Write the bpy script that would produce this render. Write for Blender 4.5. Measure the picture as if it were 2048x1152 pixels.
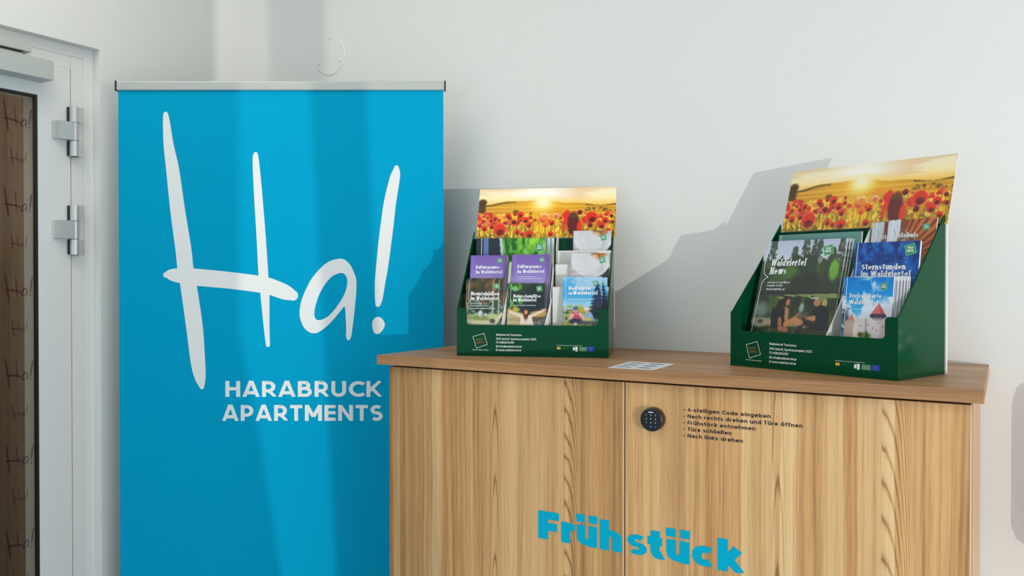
import bpy, bmesh, math, random
import numpy as np
from math import radians, sin, cos, pi, sqrt, atan, atan2
from mathutils import Vector, Matrix
from mathutils.geometry import tessellate_polygon

for o in list(bpy.data.objects):
    bpy.data.objects.remove(o)
sc = bpy.context.scene
COL = sc.collection

# ------------------------------------------------------------------ camera
FPX = 1675.0
YAW = radians(30.5)
PITCH = atan(16 / 1675.0)
CAM = Vector((2.437, -2.279, 1.5))
cam_data = bpy.data.cameras.new('camera')
cam_data.sensor_width = 36.0
cam_data.lens = FPX / 2048 * 36.0
cam_data.clip_start = 0.02
cam = bpy.data.objects.new('camera', cam_data)
cam.location = CAM
cam.rotation_euler = (pi / 2 - PITCH, 0, YAW)
COL.objects.link(cam)
sc.camera = cam
_fw = Vector((-sin(YAW), cos(YAW), 0)); _rt = Vector((cos(YAW), sin(YAW), 0)); _up = Vector((0, 0, 1))
_F = _fw * cos(PITCH) - _up * sin(PITCH); _U = _up * cos(PITCH) + _fw * sin(PITCH)

def at(px, py, P, n):
    """the point of the plane (P, n) seen at pixel px, py of the photograph"""
    r = _F + _rt * ((px - 1024) / FPX) - _U * ((py - 576) / FPX)
    P = Vector(P); n = Vector(n)
    return CAM + r * ((P - CAM).dot(n) / r.dot(n))

# ------------------------------------------------------------------ view and world
sc.view_settings.view_transform = 'Standard'
sc.view_settings.look = 'None'
sc.view_settings.exposure = 0.0
sc.view_settings.gamma = 1.0
sc.view_settings.use_curve_mapping = False
world = bpy.data.worlds.new('World'); sc.world = world
world.use_nodes = True
bg = world.node_tree.nodes['Background']
bg.inputs['Color'].default_value = (0.80, 0.90, 1.0, 1)
bg.inputs['Strength'].default_value = 0.6

# ------------------------------------------------------------------ lamps
def lamp(name, kind, loc, energy, color, **k):
    d = bpy.data.lights.new(name, kind); d.energy = energy; d.color = color
    tgt = k.pop('target', None)
    for a, v in k.items(): setattr(d, a, v)
    o = bpy.data.objects.new(name, d); o.location = loc; COL.objects.link(o)
    if tgt is not None:
        o.rotation_euler = (Vector(tgt) - Vector(loc)).to_track_quat('-Z', 'Y').to_euler()
    return o
# low sunlight mirrored by a car window outside, it comes in through the glazing on the right
lamp('sun_glint', 'SPOT', (10.7, -6.9, 0.6), 1650, (1.0, 0.95, 0.86), target=(1.3, -0.3, 1.5), spot_size=radians(34), spot_blend=0.15, shadow_soft_size=0.03)
lamp('daylight_right', 'AREA', (3.92, -1.5, 1.5), 28, (1.0, 0.98, 0.94), target=(0, -1.5, 1.5), shape='RECTANGLE', size=2.2, size_y=2.1)
lamp('front_fill', 'AREA', (2.0, -5.6, 1.4), 32, (0.52, 0.8, 1.0), target=(2.0, 0, 1.4), shape='RECTANGLE', size=3.0, size_y=2.2)  # added bluish frontal fill, the front wall has no window
lamp('ceiling_panel', 'AREA', (0.4, -1.6, 2.94), 18, (1.0, 0.92, 0.78), target=(0.4, -1.6, 0), shape='RECTANGLE', size=1.5, size_y=1.5)
lamp('ceiling_panel', 'AREA', (2.0, -2.5, 2.94), 9.0, (1.0, 0.93, 0.82), target=(2.0, -2.5, 0), shape='RECTANGLE', size=1.2, size_y=1.2).name = 'ceiling_fill'  # added fill panel that lifts the shade between the racks
lamp('vestibule_lamp', 'AREA', (-0.75, -1.1, 2.45), 11, (1.0, 0.90, 0.76), target=(-1.3, -1.1, 1.6), shape='DISK', size=0.25)

# ------------------------------------------------------------------ materials
def lin(c):
    c = np.asarray(c, float) / 255.0
    return np.where(c <= 0.04045, c / 12.92, ((c + 0.055) / 1.055) ** 2.4)
def S(*c):
    v = lin(c); return (float(v[0]), float(v[1]), float(v[2]), 1.0)
def mat(name, col, rough=0.5, metal=0.0, spec=0.5, coat=0.0, bump=None, emit=None):
    m = bpy.data.materials.new(name); m.use_nodes = True
    nt = m.node_tree; b = nt.nodes['Principled BSDF']
    b.inputs['Base Color'].default_value = col
    b.inputs['Roughness'].default_value = rough
    b.inputs['Metallic'].default_value = metal
    b.inputs['Specular IOR Level'].default_value = spec
    b.inputs['Coat Weight'].default_value = coat
    b.inputs['Coat Roughness'].default_value = 0.08
    tc = nt.nodes.new('ShaderNodeTexCoord')
    nz = nt.nodes.new('ShaderNodeTexNoise'); nz.inputs['Scale'].default_value = bump[0] if bump else 6.0
    nz.inputs['Detail'].default_value = 4
    nt.links.new(tc.outputs['Object'], nz.inputs['Vector'])
    if bump:
        bp = nt.nodes.new('ShaderNodeBump'); bp.inputs['Strength'].default_value = bump[1]; bp.inputs['Distance'].default_value = 0.002
        nt.links.new(nz.outputs['Fac'], bp.inputs['Height']); nt.links.new(bp.outputs['Normal'], b.inputs['Normal'])
    # a slight unevenness of the finish
    mr = nt.nodes.new('ShaderNodeMapRange'); mr.inputs['To Min'].default_value = max(0.02, rough - 0.03); mr.inputs['To Max'].default_value = min(1, rough + 0.03)
    nt.links.new(nz.outputs['Fac'], mr.inputs['Value']); nt.links.new(mr.outputs['Result'], b.inputs['Roughness'])
    return m
def picture_mat():
    m = bpy.data.materials.new('printed_picture'); m.use_nodes = True
    nt = m.node_tree; b = nt.nodes['Principled BSDF']
    a = nt.nodes.new('ShaderNodeVertexColor'); a.layer_name = 'print'
    nt.links.new(a.outputs['Color'], b.inputs['Base Color'])
    b.inputs['Roughness'].default_value = 0.38; b.inputs['Specular IOR Level'].default_value = 0.35
    return m

def wood_mat(name, across, grain, light, mid, dark, cathedrals=(), seed=0.0):
    """oak veneer; across / grain = index of the axis over and along the fibres"""
    m = bpy.data.materials.new(name); m.use_nodes = True
    nt = m.node_tree; N = nt.nodes; Lk = nt.links; b = N['Principled BSDF']
    tc = N.new('ShaderNodeTexCoord'); sp = N.new('ShaderNodeSeparateXYZ'); Lk.new(tc.outputs['Object'], sp.inputs[0])
    A = sp.outputs[across]; Gx = sp.outputs[grain]
    other = sp.outputs[3 - across - grain]
    def mth(op, a, bb=None, c=None):
        n = N.new('ShaderNodeMath'); n.operation = op
        for i, v in enumerate((a, bb, c)):
            if v is None: continue
            if isinstance(v, (int, float)): n.inputs[i].default_value = v
            else: Lk.new(v, n.inputs[i])
        return n.outputs[0]
    def comb(x, y, z):
        n = N.new('ShaderNodeCombineXYZ')
        for i, v in enumerate((x, y, z)):
            if isinstance(v, (int, float)): n.inputs[i].default_value = v
            else: Lk.new(v, n.inputs[i])
        return n.outputs[0]
    def noise(vec, detail=3, rough=0.5):
        n = N.new('ShaderNodeTexNoise'); n.inputs['Scale'].default_value = 1.0; n.inputs['Detail'].default_value = detail
        n.inputs['Roughness'].default_value = rough; Lk.new(vec, n.inputs['Vector']); return n.outputs['Fac']
    aa = mth('ADD', A, mth('MULTIPLY', other, 0.6))
    wob = mth('MULTIPLY', mth('SUBTRACT', noise(comb(mth('MULTIPLY', aa, 5.0), mth('MULTIPLY', Gx, 1.1), seed)), 0.5), 0.03)
    aw = mth('ADD', aa, wob)
    broad = noise(comb(mth('MULTIPLY', aw, 14.0), mth('MULTIPLY', Gx, 0.12), seed + 3), 1)
    streak = noise(comb(mth('MULTIPLY', aw, 95.0), mth('MULTIPLY', Gx, 0.8), seed + 7), 4, 0.6)
    fine = noise(comb(mth('MULTIPLY', aa, 420.0), mth('MULTIPLY', Gx, 9.0), seed + 11), 3, 0.6)
    # boards of slightly different tone, sharp at their seams
    plank = N.new('ShaderNodeTexWhiteNoise'); plank.noise_dimensions = '1D'
    Lk.new(mth('ADD', mth('FLOOR', mth('ADD', mth('MULTIPLY', aw, 24.0), mth('MULTIPLY', noise(comb(mth('MULTIPLY', aa, 16.0), 0.0, seed), 0), 3.0))), seed), plank.inputs['W'])
    cr = N.new('ShaderNodeValToRGB')
    el = cr.color_ramp.elements
    el[0].position = 0.30; el[0].color = dark
    el[1].position = 0.60; el[1].color = light
    e = el.new(0.455); e.color = mid
    val = mth('ADD', mth('MULTIPLY', broad, 0.30), mth('MULTIPLY', streak, 0.40))
    val = mth('ADD', val, mth('MULTIPLY', fine, 0.22))
    val = mth('ADD', val, mth('MULTIPLY', mth('SUBTRACT', plank.outputs['Value'], 0.35), 0.11))
    for (c0, w0, w1, k, ex, lk, fr, pw, st) in cathedrals:
        # nested arches of a flat-sawn board between c0 - w0 and c0 + w1
        cc = mth('SUBTRACT', aa, c0)
        ab = mth('ABSOLUTE', cc)
        par = mth('ADD', Gx, mth('ADD', mth('MULTIPLY', mth('POWER', ab, ex), k), mth('MULTIPLY', ab, lk)))
        par = mth('ADD', par, mth('MULTIPLY', mth('SUBTRACT', noise(comb(mth('MULTIPLY', aa, 22.0), mth('MULTIPLY', Gx, 5.0), seed + fr), 3), 0.5), 0.09))
        fr_ = mth('FRACT', mth('MULTIPLY', par, fr))
        line = mth('POWER', mth('SUBTRACT', 1.0, mth('ABSOLUTE', mth('SUBTRACT', mth('MULTIPLY', fr_, 2.0), 1.0))), pw)
        inside = mth('MULTIPLY', mth('GREATER_THAN', cc, -w0), mth('LESS_THAN', cc, w1))
        fade = mth('SUBTRACT', 1.0, mth('POWER', mth('DIVIDE', ab, max(w0, w1)), 3.0))
        mask = mth('MULTIPLY', inside, mth('MAXIMUM', fade, 0.0))
        val = mth('ADD', val, mth('MULTIPLY', inside, 0.035))
        val = mth('SUBTRACT', val, mth('MULTIPLY', mth('MULTIPLY', line, mask), st))
    tint = N.new('ShaderNodeValToRGB'); te = tint.color_ramp.elements
    te[0].position = 0.15; te[0].color = (0.99, 0.92, 0.80, 1); te[1].position = 0.85; te[1].color = (1.0, 1.0, 1.0, 1)
    Lk.new(plank.outputs['Value'], tint.inputs['Fac'])
    mx = N.new('ShaderNodeMix'); mx.data_type = 'RGBA'; mx.blend_type = 'MULTIPLY'; mx.inputs['Factor'].default_value = 1.0
    Lk.new(val, cr.inputs['Fac']); Lk.new(cr.outputs['Color'], mx.inputs['A']); Lk.new(tint.outputs['Color'], mx.inputs['B'])
    Lk.new(mx.outputs['Result'], b.inputs['Base Color'])
    b.inputs['Roughness'].default_value = 0.42; b.inputs['Specular IOR Level'].default_value = 0.4
    bp = N.new('ShaderNodeBump'); bp.inputs['Strength'].default_value = 0.12; bp.inputs['Distance'].default_value = 0.001
    Lk.new(fine, bp.inputs['Height']); Lk.new(bp.outputs['Normal'], b.inputs['Normal'])
    return m

def glass_mat():
    m = bpy.data.materials.new('door_glass'); m.use_nodes = True
    nt = m.node_tree; N = nt.nodes; N.remove(N['Principled BSDF'])
    t = N.new('ShaderNodeBsdfTransparent'); t.inputs['Color'].default_value = (0.93, 0.95, 0.93, 1)
    g = N.new('ShaderNodeBsdfGlossy'); g.inputs['Roughness'].default_value = 0.02
    fr = N.new('ShaderNodeFresnel'); fr.inputs['IOR'].default_value = 1.35
    mx = N.new('ShaderNodeMixShader'); nt.links.new(fr.outputs[0], mx.inputs[0])
    nt.links.new(t.outputs[0], mx.inputs[1]); nt.links.new(g.outputs[0], mx.inputs[2])
    nt.links.new(mx.outputs[0], N['Material Output'].inputs['Surface'])
    return m
def film_mat():
    m = bpy.data.materials.new('translucent_film'); m.use_nodes = True
    nt = m.node_tree; N = nt.nodes; N.remove(N['Principled BSDF'])
    t = N.new('ShaderNodeBsdfTransparent'); t.inputs['Color'].default_value = (0.62, 0.45, 0.55, 1)
    d = N.new('ShaderNodeBsdfDiffuse'); d.inputs['Color'].default_value = S(70, 45, 60)
    mx = N.new('ShaderNodeMixShader'); mx.inputs[0].default_value = 0.12
    nt.links.new(t.outputs[0], mx.inputs[1]); nt.links.new(d.outputs[0], mx.inputs[2])
    nt.links.new(mx.outputs[0], N['Material Output'].inputs['Surface'])
    return m

M = dict(
    wall=mat('wall_plaster', S(226, 227, 225), 0.9, spec=0.2, bump=(220, 0.08)),
    cover=mat('painted_cover', S(226, 227, 225), 0.75, spec=0.3),
    screw=mat('grey_screw', S(150, 150, 146), 0.5),
    ceiling=mat('ceiling_paint', S(235, 233, 226), 0.9, spec=0.2),
    floor=mat('floor_tile', S(188, 202, 216), 0.5),
    pvc=mat('white_door_profile', S(226, 228, 226), 0.35, spec=0.4),
    gasket=mat('black_gasket', S(14, 14, 16), 0.5),
    alu=mat('brushed_aluminium', S(204, 207, 206), 0.36, metal=0.6),
    closer=mat('silver_lacquer', S(188, 193, 190), 0.42, metal=0.25),
    dark=mat('dark_gap', S(25, 25, 25), 0.7),
    brown=None, glass=glass_mat(), film=film_mat(),
    fabric=mat('blue_banner_print', S(0, 158, 202), 0.6, spec=0.04, bump=(300, 0.03)),
    white=mat('white_print', S(232, 234, 236), 0.5, spec=0.25),
    bar=mat('banner_aluminium', S(182, 186, 183), 0.4, metal=0.35),
    black=mat('black_plastic', S(20, 20, 24), 0.32, coat=0.2),
    blackface=mat('black_keypad', S(14, 16, 22), 0.28),
    ink=mat('black_ink', S(38, 28, 26), 0.6),
    cyan=mat('cyan_foil', S(0, 166, 200), 0.55, spec=0.08),
    edge=mat('pale_edge_band', S(225, 200, 178), 0.5),
    green=mat('green_glossy_board', S(0, 67, 39), 0.14, spec=0.1),
    board=mat('white_board', S(222, 222, 218), 0.55),
    paper=mat('paper_white', S(226, 226, 228), 0.55, spec=0.3),
    emblem=mat('emblem_green', S(0, 140, 70), 0.4),
    mint=mat('emblem_mint', S(120, 200, 150), 0.4),
    gold=mat('emblem_gold', S(120, 96, 30), 0.5),
    yellow=mat('mark_yellow', S(225, 180, 40), 0.5),
    teal=mat('mark_teal', S(40, 140, 105), 0.5),
    eu=mat('flag_blue', S(10, 50, 170), 0.5),
    star=mat('flag_star', S(60, 90, 190), 0.5),
    darkgreen=mat('mark_green', S(10, 105, 40), 0.5),
    palegrey=mat('print_light_grey', S(214, 216, 222), 0.5),
    paleblue=mat('print_pale_blue', S(188, 210, 228), 0.5),
    pic=picture_mat(),
    red=mat('red_lacquer', S(214, 20, 22), 0.3, coat=0.4),
    grey=mat('grey_steel', S(120, 126, 124), 0.5),
    outside=mat('outside_ground', S(120, 120, 115), 0.9),
    light_blocker=mat('blocker_cloth', S(170, 168, 160), 0.9),  # for the added blocker at the glazing
)

# ------------------------------------------------------------------ mesh helpers
class MB:
    def __init__(s): s.v = []; s.f = []; s.m = []
    def poly(s, pts, mi=0):
        b = len(s.v); s.v += [Vector(p) for p in pts]; s.f.append(list(range(b, b + len(pts)))); s.m.append(mi)
    def tri_fill(s, loops, mi=0):
        """flat outline with holes"""
        loops = [[Vector(p) for p in l] for l in loops]
        b = len(s.v)
        for l in loops: s.v += l
        for t in tessellate_polygon(loops):
            s.f.append([b + i for i in t]); s.m.append(mi)
    def box(s, x0, x1, y0, y1, z0, z1, mi=0, O=(0, 0, 0), ux=(1, 0, 0), uy=(0, 1, 0), uz=(0, 0, 1)):
        O = Vector(O); ux = Vector(ux); uy = Vector(uy); uz = Vector(uz); b = len(s.v)
        for z in (z0, z1):
            for (x, y) in ((x0, y0), (x1, y0), (x1, y1), (x0, y1)):
                s.v.append(O + ux * x + uy * y + uz * z)
        for f in ((3, 2, 1, 0), (4, 5, 6, 7), (0, 1, 5, 4), (1, 2, 6, 5), (2, 3, 7, 6), (3, 0, 4, 7)):
            s.f.append([b + i for i in f]); s.m.append(mi)
    def prism(s, pts, d, mi=0):
        """closed prism: outline pts pushed along vector d"""
        pts = [Vector(p) for p in pts]; d = Vector(d); n = len(pts); b = len(s.v)
        s.v += pts + [p + d for p in pts]
        for t in tessellate_polygon([pts]):
            s.f.append([b + i for i in t]); s.m.append(mi)
            s.f.append([b + n + i for i in reversed(t)]); s.m.append(mi)
        for i in range(n):
            j = (i + 1) % n
            s.f.append([b + i, b + j, b + n + j, b + n + i]); s.m.append(mi)
    def lathe(s, O, axis, prof, n=40, mi=0):
        """profile of (radius, height) turned about axis; r = 0 at an end closes it"""
        O = Vector(O); a = Vector(axis).normalized(); e = a.orthogonal().normalized(); g = a.cross(e)
        b = len(s.v)
        for (r, h) in prof:
            for i in range(n):
                t = 2 * pi * i / n
                s.v.append(O + a * h + (e * cos(t) + g * sin(t)) * max(r, 1e-5))
        for k in range(len(prof) - 1):
            for i in range(n):
                j = (i + 1) % n
                s.f.append([b + k * n + i, b + k * n + j, b + (k + 1) * n + j, b + (k + 1) * n + i]); s.m.append(mi)
    def tube(s, pts, r, n=10, mi=0):
        pts = [Vector(p) for p in pts]; b = len(s.v)
        for i, p in enumerate(pts):
            t = (pts[min(i + 1, len(pts) - 1)] - pts[max(i - 1, 0)]).normalized()
            e = t.cross(Vector((0.3, 0.2, 1))).normalized(); g = t.cross(e)
            for k in range(n):
                a = 2 * pi * k / n; s.v.append(p + (e * cos(a) + g * sin(a)) * r)
        for i in range(len(pts) - 1):
            for k in range(n):
                j = (k + 1) % n
                s.f.append([b + i * n + k, b + i * n + j, b + (i + 1) * n + j, b + (i + 1) * n + k]); s.m.append(mi)
        for e0 in (0, (len(pts) - 1) * n):
            s.f.append([b + e0 + k for k in range(n)]); s.m.append(mi)

def worldloc(o):
    v = Vector((0, 0, 0))
    while o: v = v + o.location; o = o.parent
    return v
def obj(name, mb, mats, parent=None, origin=None, bevel=0, seg=2, smooth=False):
    me = bpy.data.meshes.new(name)
    org = worldloc(parent) if parent else Vector(origin or (0, 0, 0))
    me.from_pydata([tuple(v - org) for v in mb.v], [], mb.f)
    mats = mats if isinstance(mats, (list, tuple)) else [mats]
    for m in mats: me.materials.append(m)
    if len(mats) > 1: me.polygons.foreach_set('material_index', mb.m)
    bm = bmesh.new(); bm.from_mesh(me); bmesh.ops.recalc_face_normals(bm, faces=bm.faces); bm.to_mesh(me); bm.free()
    o = bpy.data.objects.new(name, me); COL.objects.link(o)
    if parent: o.parent = parent
    else: o.location = org
    if smooth:
        for p in me.polygons: p.use_smooth = True
        es = o.modifiers.new('split', 'EDGE_SPLIT'); es.split_angle = radians(38)
    if bevel:
        b = o.modifiers.new('bevel', 'BEVEL'); b.width = bevel; b.segments = seg; b.limit_method = 'ANGLE'; b.angle_limit = radians(40)
    return o
def tag(o, label=None, cat=None, group=None, kind=None):
    if label: o['label'] = label
    if cat: o['category'] = cat
    if group: o['group'] = group
    if kind: o['kind'] = kind
    return o
def thing(name, loc, label, cat, group=None, kind=None):
    o = bpy.data.objects.new(name, None); o.empty_display_size = 0.05; o.location = loc; COL.objects.link(o)
    return tag(o, label, cat, group, kind)
def struct(name, mb, m, parent=None, bevel=0):
    o = obj(name, mb, m, parent, bevel=bevel)
    if not parent: o['kind'] = 'structure'
    return o
def dup(root, offset, label):
    r = root.copy(); COL.objects.link(r); r.location = root.location + Vector(offset); r['label'] = label
    for ch in list(root.children):
        c = ch.copy(); COL.objects.link(c); c.parent = r
        for g in list(ch.children):
            d = g.copy(); COL.objects.link(d); d.parent = c
    return r

# ------------------------------------------------------------------ stroke lettering
def arc(cx, cy, rx, ry, a0, a1, n=None):
    n = n or max(4, int(abs(a1 - a0) / 12))
    return [(cx + rx * cos(radians(a0 + (a1 - a0) * i / n)), cy + ry * sin(radians(a0 + (a1 - a0) * i / n))) for i in range(n + 1)]
def glyph(ch, w, C=100.0, X=73.0, D=-26.0):
    """centre lines of one letter for pens of width w: ([(points, kind)], advance)"""
    h = w / 2; T = []
    def l(*p): T.append((list(p), 's'))
    def q(p): T.append((list(p), 's'))
    def ring(cx, cy, rx, ry): T.append((arc(cx, cy, rx, ry, 0, 360, 28)[:-1], 'c'))
    def dot(x, y0): T.append(([(x, y0), (x, y0 + w)], 'n'))
    def line(*p): T.append((list(p), 'n'))
    base = {'ü': 'u', 'ö': 'o', 'ä': 'a', 'Ü': 'U'}.get(ch, ch)
    W = 60
    if base == 'A': W = 84; line((h * .7, -4), (41, C + 4)); line((W - h * .7, -4), (43, C + 4)); line((20, 26), (W - 20, 26))
    elif base == 'B':
        W = 72; l((h, 0), (h, C)); r1 = (C - h - 53) / 2; r2 = (53 - h) / 2
        q([(h, C - h), (40, C - h)] + arc(W - 8 - h - r1, C - h - r1, r1, r1, 90, -90) + [(h, 53)])
        q([(h, 53), (40, 53)] + arc(W - h - r2, h + r2, r2, r2, 90, -90) + [(h, h)])
    elif base == 'C': W = 76; q(arc(50, 50, 50 - h, 50 - h, 47, 313, 26))
    elif base == 'D': W = 80; l((h, 0), (h, C)); q([(h, C - h), (34, C - h)] + arc(34, 50, W - 34 - h, 50 - h, 90, -90, 20) + [(h, h)])
    elif base == 'E': W = 60; l((h, 0), (h, C)); [line((h, y), (W, y)) for y in (h, 51, C - h)]
    elif base == 'F': W = 58; l((h, 0), (h, C)); line((h, C - h), (W, C - h)); line((h, 46), (W - 5, 46))
    elif base == 'G': W = 82; q(arc(50, 50, 50 - h, 50 - h, 45, 320, 26)); l((W - h, 12), (W - h, 50), (50, 50))
    elif base == 'H': W = 76; l((h, 0), (h, C)); l((W - h, 0), (W - h, C)); line((h, 51), (W - h, 51))
    elif base == 'I': W = w; l((h, 0), (h, C))
    elif base == 'K': W = 76; l((h, 0), (h, C)); line((h, 34), (W - h * .6, C + 2)); line((30, 52), (W - h * .4, -3))
    elif base == 'L': W = 56; l((h, 0), (h, C)); line((h, h), (W, h))
    elif base == 'M': W = 92; l((h, 0), (h, C)); l((W - h, 0), (W - h, C)); line((h, C), (W / 2, 26)); line((W - h, C), (W / 2, 26))
    elif base == 'N': W = 80; l((h, 0), (h, C)); l((W - h, 0), (W - h, C)); line((h, C), (W - h, 0))
    elif base == 'O' or base == '0' or base == 'Q': W = 96 if base != '0' else 62; ring(W / 2, 50, W / 2 - h, 50 - h)
    elif base == 'P': W = 68; l((h, 0), (h, C)); r = (C - h - 36) / 2; q([(h, C - h), (36, C - h)] + arc(W - h - r, C - h - r, r, r, 90, -90) + [(h, 36)])
    elif base == 'R': W = 72; l((h, 0), (h, C)); r = (C - h - 38) / 2; q([(h, C - h), (36, C - h)] + arc(W - 3 - h - r, C - h - r, r, r, 90, -90) + [(h, 38)]); line((36, 38), (W - h * .5, -2))
    elif base in 'Ss':
        H = C if base == 'S' else X; W = 66 if base == 'S' else 56; ry = (H - w) / 4; rx = W / 2 - h
        q(arc(W / 2, H - h - ry, rx, ry, 38, 270, 14) + arc(W / 2, h + ry, rx, ry, 90, -142, 14)[1:])
    elif base == 'T': W = 66; l((W / 2, 0), (W / 2, C)); line((0, C - h), (W, C - h))
    elif base == 'U': W = 76; q([(h, C), (h, 38)] + arc(W / 2, 38, W / 2 - h, 38 - h, 180, 360)[1:] + [(W - h, C)])
    elif base == 'V': W = 82; line((h * .7, C + 4), (41, -4)); line((W - h * .7, C + 4), (43, -4))
    elif base == 'W': W = 116; [line(p, r) for p, r in (((h * .7, C + 3), (33, -3)), ((34, -3), (57, C + 2)), ((59, C + 2), (82, -3)), ((83, -3), (W - h * .7, C + 3)))]
    elif base == 'Z' or base == 'z':
        H = C if base == 'Z' else X; W = 66 if base == 'Z' else 56
        line((2, H - h), (W - 2, H - h)); line((0, h), (W, h)); line((W - h * 1.3, H - h), (h * 1.3, h))
    elif base == 'a':
        W = 62; q(arc(30, X - h - 20, 32 - h, 20, 150, 0, 10) + [(W - h, 0)]); ry = (43 - h) / 2
        q([(W - h, 43), (30, 43)] + arc(h + 20, h + ry, 20, ry, 90, 270, 12) + [(34, h), (W - h, h + 9)])
    elif base in 'bdpq':
        W = 72; ring(W / 2, X / 2, W / 2 - h, X / 2 - h)
        x = h if base in 'bp' else W - h; l((x, 0 if base in 'bd' else D), (x, C + 3 if base in 'bd' else X))
    elif base == 'c': W = 64; q(arc(37, X / 2, 37 - h, X / 2 - h, 48, 312, 22))
    elif base == 'e': W = 70; q([(h, X / 2), (W - h, X / 2)] + arc(W / 2, X / 2, W / 2 - h, X / 2 - h, 0, 312, 26)[1:])
    elif base == 'f': W = 44; q([(W, C + 3 - h)] + arc(16 + h + 8, C + 3 - h - 18, 14, 18, 90, 180, 6) + [(h + 10, 0)]); line((0, X - h), (W - 3, X - h))
    elif base == 'g': W = 72; ring(W / 2, X / 2, W / 2 - h, X / 2 - h); q([(W - h, X), (W - h, D + 24)] + arc(W / 2, D + 24, W / 2 - h, 24 - h, 0, -145, 10)[1:])
    elif base in 'hn': W = 66; r = W / 2 - h; l((h, 0), (h, C + 3 if base == 'h' else X)); q([(h, X - h - r * .9)] + arc(W / 2, X - h - r * .9, r, r * .9, 180, 0, 12)[1:] + [(W - h, 0)])
    elif base == 'm':
        W = 104; d_ = (W - w) / 2; r = d_ / 2; l((h, 0), (h, X))
        for k in (0, 1): q(arc(h + d_ * k + r, X - h - r, r, r, 180, 0, 12) + [(h + d_ * (k + 1), 0)])
    elif base in 'ij':
        W = w if base == 'i' else w + 8
        if base == 'i': l((h, 0), (h, X))
        else: q([(W - h, X), (W - h, D + 16)] + arc(W - h - 14, D + 16, 14, 16 - h, 0, -90, 5)[1:])
        dot(W - h, X + 10)
    elif base == 'k': W = 66; l((h, 0), (h, C + 3)); line((h, 22), (W - h * .8, X + 2)); line((28, 42), (W - h * .4, -3))
    elif base == 'l': W = w; l((h, 0), (h, C + 3))
    elif base == 'o': W = 74; ring(W / 2, X / 2, W / 2 - h, X / 2 - h)
    elif base == 'r': W = 44; l((h, 0), (h, X)); q(arc(h + 26, X - h - 22, 26, 22, 180, 85, 8))
    elif base == 't': W = 46; q([(h + 9, X + 20), (h + 9, 18 + h)] + arc(h + 25, 18 + h * .8, 16, 18, 180, 300, 8)[1:]); line((0, X - h), (W - 2, X - h))
    elif base == 'u': W = 66; r = W / 2 - h; l((W - h, X), (W - h, 0)); q([(h, X), (h, h + r * .95)] + arc(W / 2, h + r * .95, r, r * .95, 180, 360, 12)[1:])
    elif base == 'v': W = 66; line((h * .7, X + 3), (32.5, -3)); line((W - h * .7, X + 3), (33.5, -3))
    elif base == 'w': W = 98; [line(p, r) for p, r in (((h * .7, X + 3), (28, -3)), ((29, -3), (48, X + 2)), ((50, X + 2), (69, -3)), ((70, -3), (W - h * .7, X + 3)))]
    elif base == 'x': W = 62; line((h * .7, X + 2), (W - h * .7, -2)); line((h * .7, -2), (W - h * .7, X + 2))
    elif base == 'y': W = 66; line((h * .7, X + 3), (34, 2)); line((W - h * .7, X + 3), (18, D))
    elif base == 'ß': W = 66; q([(h, 0), (h, C - 26)] + arc(h + 22, C - 26, 22, 29 - h, 180, -90, 14)[1:]); q(arc(W - h - 22, h + 26, 22, 26, 115, -110, 14))
    elif base == '1': W = 38; l((W - h, 0), (W - h, C)); line((W - h, C - 4), (2, C - 24))
    elif base == '2': W = 60; q(arc(29, C - h - 26, 29 - h + 2, 26, 160, -35, 14) + [(h + 2, h)]); line((0, h), (W, h))
    elif base == '3': W = 60; q(arc(28, C - h - 21, 26, 21, 150, -90, 12)); q(arc(28, h + 25, 29 - h + 2, 25, 90, -150, 12))
    elif base == '4': W = 68; l((48, 0), (48, 56)); line((48, C + 1), (h, 28)); line((4, 26), (W, 26))
    elif base == '5': W = 60; line((10, C - h), (W - 4, C - h)); q([(h + 4, C), (h + 2, 52), (h + 14, 60)] + arc(29, h + 28, 30 - h, 28, 80, -150, 12))
    elif base in '69':
        W = 62; p = arc(W / 2, h + 29, W / 2 - h, 29, 0, 360, 24)[:-1]; t_ = arc(W / 2 + 14, 44, W / 2 + 14 - h, 56 - h, 110, 180, 8)
        if base == '9': p = [(W - a, C - b) for a, b in p]; t_ = [(W - a, C - b) for a, b in t_]
        T.append((p, 'c')); q(t_)
    elif base == '7': W = 60; line((0, C - h), (W, C - h)); line((W - h, C - h), (18, -2))
    elif base == '8': W = 62; ring(W / 2, C - h - 20, 26 - h + 2, 20); ring(W / 2, h + 26, W / 2 - h, 26)
    elif base == '-': W = 34; line((2, 36), (32, 36))
    elif base == '.': W = w; dot(h, 0)
    elif base == ',': W = w; line((h, w), (h - 4, -14))
    elif base == ':': W = w; dot(h, 0); dot(h, 50)
    elif base == '/': W = 44; line((2, -6), (42, C + 4))
    elif base == '|': W = w; line((h, -12), (h, C + 6))
    elif base == '(': W = 26; q(arc(40, 46, 40 - h, 66, 130, 230, 8))
    elif base == ')': W = 26; q(arc(-14, 46, 40 - h, 66, 50, -50, 8))
    elif base == '@': W = 100; ring(50, 40, 20, 20); q(arc(50, 40, 50 - h, 50 - h, -50, 290, 24))
    elif base == '&': W = 76; ring(30, C - h - 18, 18, 18); q([(W - 4, -2), (16, 62)]); q(arc(32, 30, 32 - h, 30 - h, 100, 380, 16))
    elif base == '√': W = 70; line((4, 50), (26, 14)); line((24, 14), (66, 86))
    elif base == ' ': W = 26
    if ch in 'üöä':
        for s_ in (-1, 1): dot(W / 2 + s_ * w * .72, X + 9)
    return T, W, (D if base in 'gjpqy,' or base in '/|(@)' else 0, 200 if base in '/|()@' or ch in 'üöäij' else (C + 3))

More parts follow.
